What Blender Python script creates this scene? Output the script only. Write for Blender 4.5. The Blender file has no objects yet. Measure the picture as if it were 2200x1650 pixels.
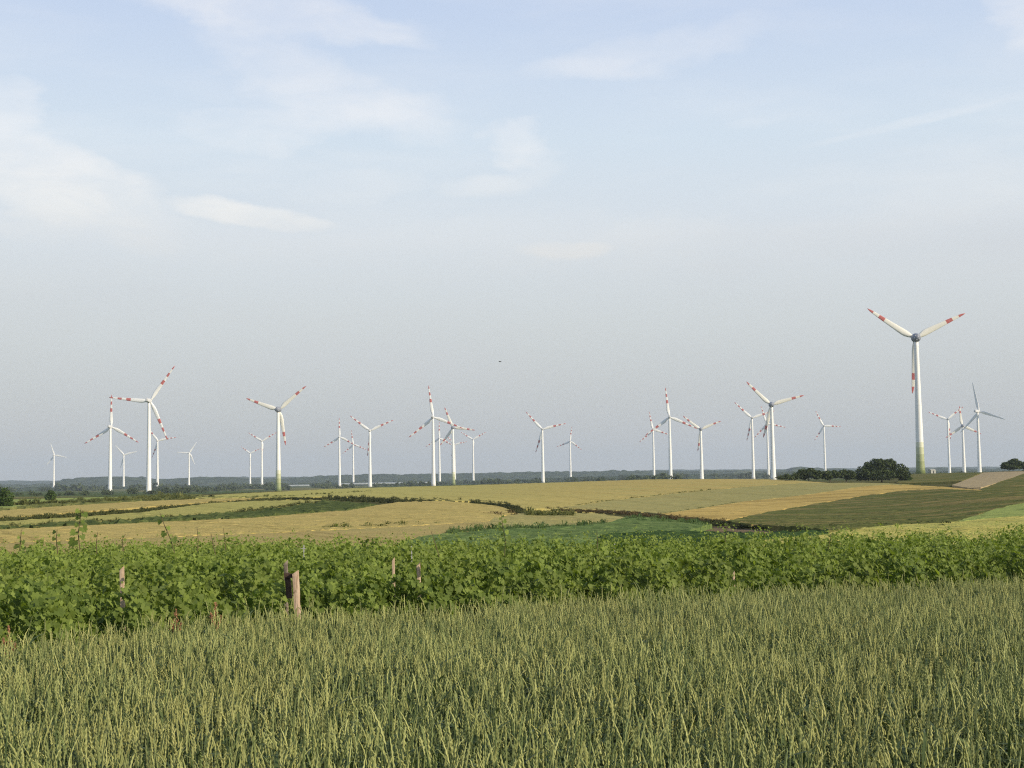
import bpy, math, random
import numpy as np
from mathutils import Vector, Matrix
from mathutils.geometry import delaunay_2d_cdt

rng = np.random.default_rng(7)
random.seed(7)
S = bpy.context.scene
COL = S.collection
R = math.radians

# ------------------------------------------------------------------ camera
F = 3000.0                     # focal length in photograph pixels (2200 wide)
PITCH = math.atan(201.0 / F)
ROLL = R(0.83)
fw = np.array([0, math.cos(PITCH), math.sin(PITCH)])
up0 = np.array([0, -math.sin(PITCH), math.cos(PITCH)])
rt0 = np.array([1.0, 0, 0])
right = math.cos(ROLL) * rt0 - math.sin(ROLL) * up0
upv = math.sin(ROLL) * rt0 + math.cos(ROLL) * up0
cam_d = bpy.data.cameras.new('camera')
cam_d.sensor_width = 36.0
cam_d.lens = 36.0 * F / 2200.0
cam_d.clip_start = 0.05
cam_d.clip_end = 60000
cam = bpy.data.objects.new('camera', cam_d)
COL.objects.link(cam)
cam.matrix_world = Matrix(((right[0], upv[0], -fw[0], 0), (right[1], upv[1], -fw[1], 0),
                           (right[2], upv[2], -fw[2], 0), (0, 0, 0, 1)))
S.camera = cam


def ray(px, py):
    return F * fw + (px - 1100.0) * right - (py - 825.0) * upv


def at_depth(px, py, y):
    d = ray(px, py)
    return d * (y / d[1])


def at_dist(px, py, D):
    d = ray(px, py)
    return d * (D / math.hypot(d[0], d[1]))


def col_az(px):
    d = ray(px, 1026.0)
    return math.atan2(d[0], d[1])


# ------------------------------------------------------------------ helpers
def tag(o, label=None, cat=None, group=None, kind=None):
    if label: o['label'] = label
    if cat: o['category'] = cat
    if group: o['group'] = group
    if kind: o['kind'] = kind
    return o


def link(name, me, mats=(), parent=None):
    o = bpy.data.objects.new(name, me)
    COL.objects.link(o)
    if parent is not None: o.parent = parent
    for m in mats:
        if m.name not in [x.name for x in me.materials if x]:
            me.materials.append(m)
    return o


def empty(name, loc):
    o = bpy.data.objects.new(name, None)
    o.empty_display_size = 0.1
    COL.objects.link(o)
    o.location = loc
    return o


def np_mesh(name, V, faces, smooth=False, mat_idx=None, attrs=None):
    """V (n,3); faces: list of (m,k) int arrays."""
    me = bpy.data.meshes.new(name)
    V = np.ascontiguousarray(V, dtype=np.float32)
    me.vertices.add(len(V)); me.vertices.foreach_set('co', V.ravel())
    loops = np.concatenate([f.ravel() for f in faces]).astype(np.int32)
    tot = np.concatenate([np.full(len(f), f.shape[1]) for f in faces]).astype(np.int32)
    st = np.concatenate([[0], np.cumsum(tot)[:-1]]).astype(np.int32)
    me.loops.add(len(loops)); me.loops.foreach_set('vertex_index', loops)
    me.polygons.add(len(tot)); me.polygons.foreach_set('loop_start', st)
    if mat_idx is not None:
        me.polygons.foreach_set('material_index', np.asarray(mat_idx, dtype=np.int32))
    me.polygons.foreach_set('use_smooth', np.full(len(tot), smooth))
    if attrs:
        for k, a in attrs.items():
            at = me.attributes.new(k, 'FLOAT', 'POINT')
            at.data.foreach_set('value', np.asarray(a, dtype=np.float32))
    me.update(calc_edges=True)
    return me


class MB:
    """a small mesh collector"""
    def __init__(s): s.v = []; s.f = []; s.m = []

    def add(s, V, Fs, m=0):
        b = len(s.v)
        s.v += [tuple(x) for x in V]
        s.f += [tuple(i + b for i in f) for f in Fs]
        s.m += [m] * len(Fs)

    def loft(s, rings, m=0, cap=True, mats=None):
        n = len(rings[0]); b = len(s.v)
        for r in rings: s.v += [tuple(x) for x in r]
        for i in range(len(rings) - 1):
            for j in range(n):
                k = (j + 1) % n
                s.f.append((b + i * n + j, b + i * n + k, b + (i + 1) * n + k, b + (i + 1) * n + j))
                s.m.append(mats[i] if mats else m)
        if cap:
            s.f.append(tuple(b + j for j in reversed(range(n)))); s.m.append(mats[0] if mats else m)
            e = b + (len(rings) - 1) * n
            s.f.append(tuple(e + j for j in range(n))); s.m.append(mats[-1] if mats else m)

    def tube(s, pts, rad, n=6, m=0):
        pts = [Vector(p) for p in pts]
        rings = []
        for i, p in enumerate(pts):
            t = (pts[min(i + 1, len(pts) - 1)] - pts[max(i - 1, 0)]).normalized()
            a = t.cross(Vector((0, 1, 0.13))).normalized(); c = t.cross(a)
            r = rad[i] if hasattr(rad, '__len__') else rad
            rings.append([p + (a * math.cos(2 * math.pi * k / n) + c * math.sin(2 * math.pi * k / n)) * r for k in range(n)])
        s.loft(rings, m)

    def mesh(s, name, smooth=False):
        me = bpy.data.meshes.new(name)
        me.from_pydata(s.v, [], s.f)
        me.polygons.foreach_set('material_index', s.m)
        me.polygons.foreach_set('use_smooth', [smooth] * len(s.f))
        me.update()
        return me


# ------------------------------------------------------------------ node helpers
class NT:
    def __init__(s, tree):
        s.t = tree; s.n = tree.nodes; s.l = tree.links

    def node(s, typ, **kw):
        n = s.n.new(typ)
        for k, v in kw.items(): setattr(n, k, v)
        return n

    def put(s, sock, v):
        if isinstance(v, bpy.types.NodeSocket): s.l.new(v, sock)
        elif v is not None:
            if isinstance(v, (tuple, list)) and len(v) == 3 and sock.type == 'RGBA': v = (*v, 1)
            sock.default_value = v

    def math(s, op, a, b=None, c=None, clamp=False):
        n = s.node('ShaderNodeMath', operation=op, use_clamp=clamp)
        s.put(n.inputs[0], a)
        if b is not None: s.put(n.inputs[1], b)
        if c is not None: s.put(n.inputs[2], c)
        return n.outputs[0]

    def mix(s, f, a, b, mode='MIX'):
        n = s.node('ShaderNodeMix', data_type='RGBA', blend_type=mode)
        n.clamp_factor = True
        s.put(n.inputs['Factor'], f); s.put(n.inputs[6], a); s.put(n.inputs[7], b)
        return n.outputs[2]

    def noise(s, vec, scale, detail=4, rough=0.55, dist=0.0):
        n = s.node('ShaderNodeTexNoise')
        if vec is not None: s.put(n.inputs['Vector'], vec)
        n.inputs['Scale'].default_value = scale; n.inputs['Detail'].default_value = detail
        n.inputs['Roughness'].default_value = rough; n.inputs['Distortion'].default_value = dist
        return n.outputs['Fac']

    def mapping(s, vec, scale=(1, 1, 1), rot=(0, 0, 0), loc=(0, 0, 0)):
        n = s.node('ShaderNodeMapping')
        s.put(n.inputs['Vector'], vec)
        n.inputs['Scale'].default_value = scale; n.inputs['Rotation'].default_value = rot
        n.inputs['Location'].default_value = loc
        return n.outputs[0]

    def rng(s, v, a, b, c=0.0, d=1.0, smooth=True):
        n = s.node('ShaderNodeMapRange', interpolation_type='SMOOTHSTEP' if smooth else 'LINEAR')
        s.put(n.inputs[0], v)
        for i, x in enumerate((a, b, c, d)): n.inputs[i + 1].default_value = x
        return n.outputs[0]

    def ramp(s, v, stops, interp='LINEAR'):
        n = s.node('ShaderNodeValToRGB')
        e = n.color_ramp; e.interpolation = interp
        while len(e.elements) < len(stops): e.elements.new(0.5)
        for el, (p, c) in zip(e.elements, stops):
            el.position = p; el.color = (*c, 1)
        s.put(n.inputs[0], v)
        return n.outputs[0]


def material(name):
    m = bpy.data.materials.new(name)
    m.use_nodes = True
    m.node_tree.nodes.clear()
    t = NT(m.node_tree)
    t.out = t.node('ShaderNodeOutputMaterial')
    return m, t


def plain(name, col, rough=0.6, vary=0.12, scale=3.0, spec=0.3):
    m, t = material(name)
    p = t.node('ShaderNodeBsdfPrincipled')
    tc = t.node('ShaderNodeTexCoord').outputs['Object']
    nz = t.noise(tc, scale, 5, 0.6)
    c = t.mix(t.rng(nz, 0.3, 0.7), tuple(x * (1 - vary) for x in col), tuple(min(1, x * (1 + vary)) for x in col))
    t.put(p.inputs['Base Color'], c)
    p.inputs['Roughness'].default_value = rough
    p.inputs['Specular IOR Level'].default_value = spec
    t.l.new(p.outputs[0], t.out.inputs[0])
    return m


def leafy(name, c_lo, c_hi, trans=0.35, rough=0.55, spec=0.25, attr='tone', patch=0.0, patch_scale=0.3, patch_col=(0.2, 0.2, 0.05), tint=(1.25, 1.15, 0.6)):
    """foliage: diffuse front with light passing through; tone varies from leaf to leaf"""
    m, t = material(name)
    a = t.node('ShaderNodeAttribute', attribute_name=attr).outputs['Fac'] if attr != 'RANDOM' else t.node('ShaderNodeObjectInfo').outputs['Random']
    c = t.mix(a, c_lo, c_hi)
    if patch > 0:
        g = t.node('ShaderNodeNewGeometry').outputs['Position']
        c = t.mix(t.math('MULTIPLY', t.rng(t.noise(g, patch_scale, 3), 0.42, 0.68), patch), c, patch_col)
    p = t.node('ShaderNodeBsdfPrincipled')
    t.put(p.inputs['Base Color'], c)
    p.inputs['Roughness'].default_value = rough
    p.inputs['Specular IOR Level'].default_value = spec
    tr = t.node('ShaderNodeBsdfTranslucent')
    t.put(tr.inputs['Color'], t.mix(1.0, c, tint, 'MULTIPLY'))
    mx = t.node('ShaderNodeMixShader'); mx.inputs[0].default_value = trans
    t.l.new(p.outputs[0], mx.inputs[1]); t.l.new(tr.outputs[0], mx.inputs[2])
    t.l.new(mx.outputs[0], t.out.inputs[0])
    return m


# ------------------------------------------------------------------ light, sky, air
SUN_EL, SUN_AZ = R(24), R(119)          # azimuth clockwise from +Y (the view direction)
sd = Vector((math.sin(SUN_AZ) * math.cos(SUN_EL), math.cos(SUN_AZ) * math.cos(SUN_EL), math.sin(SUN_EL)))
sl = bpy.data.lights.new('sun', 'SUN')
sl.energy = 4.8
sl.angle = R(0.6)
sl.color = (1.0, 0.87, 0.66)
so = bpy.data.objects.new('sun', sl)
COL.objects.link(so)
so.rotation_euler = sd.to_track_quat('Z', 'Y').to_euler()
so.location = (200, -100, 150)

W = bpy.data.worlds.new('World')
S.world = W
W.use_nodes = True
W.node_tree.nodes.clear()
t = NT(W.node_tree)
out = t.node('ShaderNodeOutputWorld')
sky = t.node('ShaderNodeTexSky', sky_type='NISHITA')
sky.sun_disc = False
sky.sun_elevation = SUN_EL
sky.sun_rotation = SUN_AZ
sky.air_density = 1.3
sky.dust_density = 2.5
sky.ozone_density = 1.5
bg1 = t.node('ShaderNodeBackground'); bg1.inputs[1].default_value = 0.09
t.l.new(sky.outputs[0], bg1.inputs[0])
gen = t.node('ShaderNodeTexCoord').outputs['Generated']
sep = t.node('ShaderNodeSeparateXYZ'); t.l.new(gen, sep.inputs[0])
az = t.math('ARCTAN2', sep.outputs[0], sep.outputs[1])
el = t.math('ARCSINE', sep.outputs[2])
cmb = t.node('ShaderNodeCombineXYZ'); t.l.new(az, cmb.inputs[0]); t.l.new(el, cmb.inputs[1])
ae = cmb.outputs[0]
# hazy air: pale grey low down, blue higher up
e0 = 0.8
veil = t.ramp(t.math('DIVIDE', el, e0, clamp=True), [
    (0.0, (0.54, 0.545, 0.55)), (0.045 / e0, (0.60, 0.625, 0.632)), (0.108 / e0, (0.69, 0.73, 0.745)),
    (0.172 / e0, (0.755, 0.81, 0.865)), (0.238 / e0, (0.715, 0.82, 0.925)), (0.33 / e0, (0.61, 0.725, 0.93)),
    (1.0, (0.30, 0.43, 0.75))])
# soft clouds, each a warped ellipse on the sky sphere
w1 = t.math('SUBTRACT', t.noise(t.mapping(ae, (7, 14, 1)), 1.0, 5, 0.6), 0.5)
w2 = t.math('SUBTRACT', t.noise(t.mapping(ae, (9, 18, 1), loc=(3, 7, 1)), 1.0, 5, 0.62), 0.5)

CL = [  # photo px x, y, rx, ry, rotation deg (ccw), strength
    (600, 30, 330, 42, -4, 0.75), (430, 12, 170, 30, 0, 0.5), (820, 62, 130, 26, -16, 0.5),
    (560, 110, 190, 60, -25, 0.35), (760, 210, 300, 90, -18, 0.62), (640, 270, 260, 50, 8, 0.55), (880, 235, 150, 36, 0, 0.3),
    (40, 350, 340, 120, -30, 0.9), (110, 400, 320, 85, -14, 0.6), (10, 205, 75, 55, 0, 0.5),
    (545, 455, 175, 27, -4, 1.0), (620, 468, 120, 20, -4, 0.8), (1115, 310, 75, 60, -30, 0.6), (1160, 360, 80, 50, -40, 0.3),
    (1040, 405, 130, 34, 0, 0.5), (760, 395, 160, 40, 0, 0.35),
    (1210, 540, 105, 20, -3, 1.0), (2185, 40, 75, 50, 30, 0.7), (2130, 110, 120, 60, 0, 0.2),
    (1400, 110, 330, 45, 7, 0.42), (1300, 150, 150, 26, -6, 0.35), (1650, 252, 100, 16, 6, 0.25),
    (1990, 250, 260, 11, 10.5, 0.35), (2120, 225, 140, 9, 9, 0.3), (2100, 420, 300, 60, 4, 0.35),
    (1700, 520, 700, 60, 0, 0.2), (900, 520, 900, 60, 0, 0.25), (3400, 200, 500, 120, 5, 0.8), (-1400, 250, 600, 150, -5, 0.7), (3900, 500, 600, 90, 0, .6)]
keep = None
for cx, cy, rx, ry, ro, st in CL:
    d = ray(cx, cy)
    a0, l0 = math.atan2(d[0], d[1]), math.asin(d[2] / np.linalg.norm(d))
    rx, ry = rx / F, ry / F
    ca, sa = math.cos(R(ro)), math.sin(R(ro))
    kw = min(1.0, ry * F / 60.0)                # thin clouds keep their shape
    dx = t.math('MULTIPLY_ADD', w1, 0.16 * kw, t.math('SUBTRACT', az, a0)); dy = t.math('MULTIPLY_ADD', w2, 0.062 * kw, t.math('SUBTRACT', el, l0))
    ex = t.math('ADD', t.math('MULTIPLY', dx, ca / rx), t.math('MULTIPLY', dy, sa / rx))
    ey = t.math('ADD', t.math('MULTIPLY', dx, -sa / ry), t.math('MULTIPLY', dy, ca / ry))
    q = t.math('ADD', t.math('MULTIPLY', ex, ex), t.math('MULTIPLY', ey, ey))
    m = t.rng(q, 0.3 if st >= 1 else 0.0, 1.3, st, 0.0)
    inv = t.math('SUBTRACT', 1.0, m)
    keep = inv if keep is None else t.math('MULTIPLY', keep, inv)
cloud = t.math('SUBTRACT', 1.0, keep)
fine = t.noise(t.mapping(ae, (16, 46, 1), rot=(0, 0, R(8))), 1.0, 7, 0.62, 0.4)
cloud = t.math('MULTIPLY', cloud, t.rng(fine, 0.28, 0.68, 0.5, 1.05))
streak = t.rng(t.noise(t.mapping(ae, (3.2, 17, 1), rot=(0, 0, R(-5))), 1.0, 6, 0.6, 0.3), 0.42, 0.8, 0.0, 0.42)
cloud = t.math('MAXIMUM', cloud, streak)
cl_col = t.ramp(t.math('DIVIDE', el, e0, clamp=True), [(0.0, (0.56, 0.57, 0.60)), (0.12 / e0, (0.71, 0.725, 0.73)), (0.165 / e0, (0.86, 0.86, 0.85)), (0.19 / e0, (0.95, 0.95, 0.935)), (0.24 / e0, (0.97, 0.98, 1.0)), (0.34 / e0, (0.90, 0.92, 0.98)), (1, (.75, .8, .9))])
vc = t.mix(t.math('MULTIPLY', cloud, 0.86), veil, cl_col)
# broad grey patches in the low veil
lowp = t.math('MULTIPLY', t.rng(t.noise(t.mapping(ae, (2.6, 9, 1), loc=(1.3, 0, 0)), 1.0, 5, 0.55), 0.42, 0.7, 0.0, 0.3), t.rng(el, 0.19, 0.15, 0, 1))
vc = t.mix(lowp, vc, (0.66, 0.68, 0.72))
bg2 = t.node('ShaderNodeBackground'); bg2.inputs[1].default_value = 1.0
t.l.new(vc, bg2.inputs[0])
mxs = t.node('ShaderNodeMixShader')
t.put(mxs.inputs[0], t.rng(el, 0.25, 0.9, 0.9, 0.45))
t.l.new(bg1.outputs[0], mxs.inputs[1]); t.l.new(bg2.outputs[0], mxs.inputs[2])
t.l.new(mxs.outputs[0], out.inputs[0])

HZ = MB()
x0, x1, y0, y1, z0, z1 = -7000, 7000, -400, 11500, -60, 190
HZ.add([(x, y, z) for z in (z0, z1) for y in (y0, y1) for x in (x0, x1)],
       [(0, 2, 3, 1), (4, 5, 7, 6), (0, 1, 5, 4), (2, 6, 7, 3), (0, 4, 6, 2), (1, 3, 7, 5)])
mh, t = material('haze')
pv = t.node('ShaderNodeVolumePrincipled')
pv.inputs['Color'].default_value = (0.73, 0.86, 1.0, 1)
pv.inputs['Density'].default_value = 0.000074
pv.inputs['Density Attribute'].default_value = ''
pv.inputs['Temperature Attribute'].default_value = ''
pv.inputs['Color Attribute'].default_value = ''
pv.inputs['Anisotropy'].default_value = 0.0
t.l.new(pv.outputs[0], t.out.inputs['Volume'])
tag(link('haze', HZ.mesh('haze'), [mh]), kind='stuff', label='thin bluish evening haze over the far plain')

# ------------------------------------------------------------------ terrain
COLS = [-500, 0, 300, 600, 900, 1200, 1500, 1800, 2000, 2200, 2700]
DS = [60, 90, 130, 190, 260, 330, 420, 520, 620, 700, 900, 1300, 2000, 3500, 6000, 9000, 13000]
YT = [
    [1220, 1175, 1143, 1120, 1105, 1096, 1089, 1084, 1081, 1079, 1075, 1068, 1064, 1063, 1059, 1056, 1054],
    [1215, 1168, 1136, 1113, 1098, 1089, 1082, 1077, 1074, 1072, 1068, 1061, 1057, 1056, 1052, 1049, 1047],
    [1210, 1163, 1130, 1108, 1090, 1079, 1073, 1069, 1067.5, 1066.5, 1065, 1061, 1057, 1050, 1047.6, 1044.6, 1043],
    [1208, 1158, 1128, 1104, 1085, 1072, 1063, 1057, 1055, 1055, 1056, 1056, 1052, 1046, 1043, 1040, 1038],
    [1205, 1156, 1122, 1096, 1077, 1073, 1057, 1049, 1045, 1045.5, 1047, 1047, 1044, 1042, 1039, 1036, 1034],
    [1190, 1158, 1130, 1104, 1088, 1066, 1050, 1040, 1036.5, 1036.5, 1038, 1040, 1037, 1035, 1034.5, 1032, 1030],
    [1190, 1158, 1137, 1116, 1095, 1066, 1042, 1030, 1029.5, 1030, 1031, 1033, 1031, 1029, 1030, 1027, 1025],
    [1185, 1150, 1135, 1115, 1085, 1056, 1039, 1036, 1035.5, 1034, 1031, 1030, 1028, 1027, 1026, 1023, 1021],
    [1180, 1145, 1129, 1105, 1072, 1051, 1040, 1034, 1026, 1021, 1017, 1018, 1021, 1023, 1023, 1020, 1018],
    [1175, 1138, 1115, 1085, 1058, 1040, 1026, 1015, 1010.5, 1011, 1013.5, 1017, 1019, 1020, 1020, 1017, 1015],
    [1168, 1131, 1108, 1078, 1051, 1033, 1019, 1009, 1004, 1005, 1007, 1010, 1012, 1013, 1013, 1010, 1008]]
NEAR = [0.4, 5, 9, 14, 20, 30, 42]
kn_s = np.log(np.array(NEAR + DS))
Zt = np.zeros((len(COLS), len(kn_s)))
for i, c in enumerate(COLS):
    for k, D in enumerate(NEAR): Zt[i, k] = -1.85 - 0.025 * D - 0.0001 * D * D
    for k, D in enumerate(DS): Zt[i, len(NEAR) + k] = at_dist(c, YT[i][k], D)[2]
kn_a = np.array([col_az(c) for c in COLS])


def pchip(x, y, xq):
    h = np.diff(x); dl = np.diff(y, axis=-1) / h
    d = np.zeros_like(y)
    w1_, w2_ = 2 * h[1:] + h[:-1], h[1:] + 2 * h[:-1]
    pr = dl[..., 1:] * dl[..., :-1]
    with np.errstate(divide='ignore', invalid='ignore'):
        hm = (w1_ + w2_) / (w1_ / dl[..., :-1] + w2_ / dl[..., 1:])
    d[..., 1:-1] = np.where(pr > 0, hm, 0)
    d[..., 0] = dl[..., 0]; d[..., -1] = dl[..., -1]
    i = np.clip(np.searchsorted(x, xq) - 1, 0, len(x) - 2)
    tt = (xq - x[i]) / h[i]
    return (y[..., i] * (1 + 2 * tt) * (1 - tt) ** 2 + d[..., i] * h[i] * tt * (1 - tt) ** 2
            + y[..., i + 1] * tt * tt * (3 - 2 * tt) + d[..., i + 1] * h[i] * tt * tt * (tt - 1))


gs = np.linspace(kn_s[0], kn_s[-1], 700)
ga = np.linspace(kn_a[0], kn_a[-1], 240)
G1 = pchip(kn_s, Zt, gs)                      # cols x s
GZ = pchip(kn_a, G1.T.copy(), ga).T.copy()    # a x s
ker = np.exp(-0.5 * (np.arange(-9, 10) / 4.5) ** 2); ker /= ker.sum()
GZ = np.apply_along_axis(lambda v: np.convolve(np.pad(v, 9, mode='reflect', reflect_type='odd'), ker, 'valid'), 0, GZ)
ker = ker[5:14] / ker[5:14].sum()
GZ = np.apply_along_axis(lambda v: np.convolve(np.pad(v, 4, mode='reflect', reflect_type='odd'), ker, 'valid'), 1, GZ)
GM = GZ.mean(axis=0)


def terr_as(a, s):
    a = np.asarray(a, float); s = np.clip(np.asarray(s, float), gs[0], gs[-1] - 1e-6)
    fa = np.clip((a - ga[0]) / (ga[1] - ga[0]), 0, len(ga) - 1.001); ia = fa.astype(int); fa = fa - ia
    fs = (s - gs[0]) / (gs[1] - gs[0]); is_ = np.clip(fs.astype(int), 0, len(gs) - 2); fs = fs - is_
    z = (GZ[ia, is_] * (1 - fa) * (1 - fs) + GZ[ia + 1, is_] * fa * (1 - fs) + GZ[ia, is_ + 1] * (1 - fa) * fs + GZ[ia + 1, is_ + 1] * fa * fs)
    w = np.clip((np.abs(a) - 0.7) / 1.2, 0, 1)
    zm = GM[is_] * (1 - fs) + GM[is_ + 1] * fs
    return z * (1 - w) + zm * w


def terr(x, y):
    return terr_as(np.arctan2(x, y), np.log(np.maximum(np.hypot(x, y), 0.41)))


ms = np.linspace(math.log(50), math.log(9000), 1600)


def hit(px, py, h=0.0, dmin=50.0):
    """first meeting of a sight line with the land raised by h -> (azimuth, log distance)"""
    d = ray(px, py)
    a = math.atan2(d[0], d[1]); k = d[2] / math.hypot(d[0], d[1])
    gap = k * np.exp(ms) - (terr_as(np.full_like(ms, a), ms) + h)
    ok = np.nonzero((gap <= 0) & (ms > math.log(dmin)))[0]
    if len(ok) and ok[0] > 0:
        i = ok[0]
        g0, g1 = gap[i - 1], gap[i]
        s = ms[i - 1] + (ms[i] - ms[i - 1]) * (g0 / (g0 - g1) if g0 > 0 else 0)
        return a, s
    j = int(np.argmin(gap * 1.0 / np.exp(ms)[:] + (ms > math.log(1000)) * 1.0))
    return a, ms[j]


def pos(a, s, h=0.0):
    D = math.exp(s)
    return (D * math.sin(a), D * math.cos(a), float(terr_as(a, s)) + h)


def ground_at(px, py, h=0.0, dmin=50.0):
    return Vector(pos(*hit(px, py, h, dmin), 0.0))


# ground sheet
sa = np.concatenate([np.linspace(-math.pi, -0.62, 40, endpoint=False), np.linspace(-0.62, 0.62, 260, endpoint=False), np.linspace(0.62, math.pi, 40, endpoint=False)])
ss = np.linspace(math.log(0.42), math.log(12900), 300)
A, Sg = np.meshgrid(sa, ss, indexing='ij')
Zg = terr_as(A, Sg)
V = np.stack([np.exp(Sg) * np.sin(A), np.exp(Sg) * np.cos(A), Zg], -1).reshape(-1, 3)
na, nsn = A.shape
ii = np.arange(na)[:, None]; jj = np.arange(nsn - 1)[None, :]
i2 = (ii + 1) % na
Q = np.stack([ii * nsn + jj, ii * nsn + jj + 1, i2 * nsn + jj + 1, i2 * nsn + jj], -1).reshape(-1, 4)
V = np.concatenate([V, [[0, 0, -1.86]]])
ctr = len(V) - 1
T3 = np.stack([np.arange(na) * nsn, (np.arange(na) + 1) % na * nsn, np.full(na, ctr)], -1)
mg, t = material('plain_soil')
gp = t.node('ShaderNodeNewGeometry').outputs['Position']
vor = t.node('ShaderNodeTexVoronoi', feature='F1'); t.put(vor.inputs['Vector'], t.mapping(gp, (0.006, 0.0022, 0), (0, 0, R(20))))
vor.inputs['Scale'].default_value = 1.0
sepc = t.node('ShaderNodeSeparateColor'); t.l.new(vor.outputs['Color'], sepc.inputs[0])
far = t.ramp(sepc.outputs[0], [(0.0, (0.055, 0.085, 0.03)), (0.35, (0.07, 0.10, 0.035)), (0.6, (0.19, 0.17, 0.065)), (0.8, (0.08, 0.11, 0.04)), (1.0, (0.22, 0.19, 0.08))], 'CONSTANT')
nearc = t.mix(t.rng(t.noise(gp, 1.1, 6), 0.35, 0.65), (0.07, 0.085, 0.03), (0.13, 0.11, 0.05))
dist = t.node('ShaderNodeVectorMath', operation='LENGTH'); t.l.new(gp, dist.inputs[0])
c = t.mix(t.rng(dist.outputs['Value'], 650, 900), nearc, far)
c = t.mix(t.rng(t.noise(gp, 0.05, 5), 0.4, 0.7, 0, 0.4), c, (0.10, 0.10, 0.04))
pb = t.node('ShaderNodeBsdfDiffuse'); t.put(pb.inputs[0], c)
t.l.new(pb.outputs[0], t.out.inputs[0])
tag(link('ground', np_mesh('ground', V, [Q, T3], True), [mg]), kind='structure')


# ------------------------------------------------------------------ crop fields
def crop_mat(name, c1, c2, c3=None, c3_amt=0.4, ang=20, fine=1.6, stretch=(0.35, 1.0), seed=0.0, fade=None):
    m, t = material(name)
    g = t.node('ShaderNodeNewGeometry').outputs['Position']
    mp = t.mapping(g, (stretch[0], stretch[1], 0.0), (0, 0, R(ang)), (seed, seed * 2, 0))
    n1 = t.noise(mp, fine, 6, 0.65)
    n2 = t.noise(mp, fine * 0.11, 4, 0.55)
    c = t.mix(t.rng(n1, 0.30, 0.72), c1, c2)
    if c3 is not None:
        c = t.mix(t.rng(n2, 0.45, 0.66, 0, c3_amt), c, c3)
    n3 = t.noise(t.mapping(g, (stretch[0] * 0.5, stretch[1] * 1.6, 0.0), (0, 0, R(ang + 4)), (seed + 3, 1, 0)), fine * 0.35, 5, 0.7)
    c = t.mix(t.rng(n3, 0.50, 0.74, 0, 0.45), c, tuple(x * 0.62 for x in c1))
    if fade is not None:                       # the stand ripens from one end of the slope to the other
        sx = t.node('ShaderNodeSeparateXYZ'); t.l.new(g, sx.inputs[0])
        c = t.mix(t.rng(t.math('MULTIPLY_ADD', n2, 60.0, sx.outputs[0]), fade[0], fade[1]), t.mix(t.rng(n1, 0.30, 0.72), fade[2], fade[3]), c)
    speck = t.noise(g, fine * 4.5, 3, 0.6)
    c = t.mix(t.rng(speck, 0.50, 0.75, 0, 0.5), c, tuple(x * 0.5 for x in c1))
    # wheel tracks of the sprayer, in pairs along the drilling direction
    sxy = t.node('ShaderNodeSeparateXYZ'); t.l.new(t.mapping(g, (1, 1, 1), (0, 0, R(ang * 0.6 + 52))), sxy.inputs[0])
    lane = t.math('FRACT', t.math('MULTIPLY_ADD', n2, 0.10, t.math('MULTIPLY', sxy.outputs[1], 1 / 18.0)))
    tr_ = t.math('MAXIMUM', t.math('COMPARE', lane, 0.40, 0.016), t.math('COMPARE', lane, 0.50, 0.016))
    c = t.mix(t.math('MULTIPLY', tr_, t.rng(n3, 0.35, 0.6, 0.15, 0.5)), c, tuple(x * 0.5 for x in c1))
    b = t.node('ShaderNodeBump'); b.inputs['Strength'].default_value = 0.45; b.inputs['Distance'].default_value = 0.25
    t.put(b.inputs['Height'], t.math('ADD', t.math('MULTIPLY', n1, 0.5), t.math('MULTIPLY', speck, 0.8)))
    d = t.node('ShaderNodeBsdfDiffuse'); t.put(d.inputs[0], c)
    t.l.new(b.outputs[0], d.inputs['Normal'])
    t.l.new(d.outputs[0], t.out.inputs[0])
    return m


def resample(poly, step=7.0, jit=0.35):
    outp = []
    n = len(poly)
    for i in range(n):
        p, q = poly[i], poly[(i + 1) % n]
        L = math.hypot(q[0] - p[0], q[1] - p[1])
        k = max(1, int(L / step))
        for j in range(k):
            f = j / k
            outp.append((p[0] + (q[0] - p[0]) * f, p[1] + (q[1] - p[1]) * f + (random.uniform(-jit, jit) if j else 0)))
    return outp


def inside(P, poly):
    x, y = P[:, 0], P[:, 1]
    c = np.zeros(len(P), bool)
    q = poly[-1]
    for p in poly:
        cond = ((p[1] > y) != (q[1] > y))
        with np.errstate(divide='ignore', invalid='ignore'):
            xi = (q[0] - p[0]) * (y - p[1]) / (q[1] - p[1]) + p[0]
        c ^= cond & (x < xi)
        q = p
    return c


FIELD_N = 0


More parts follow.
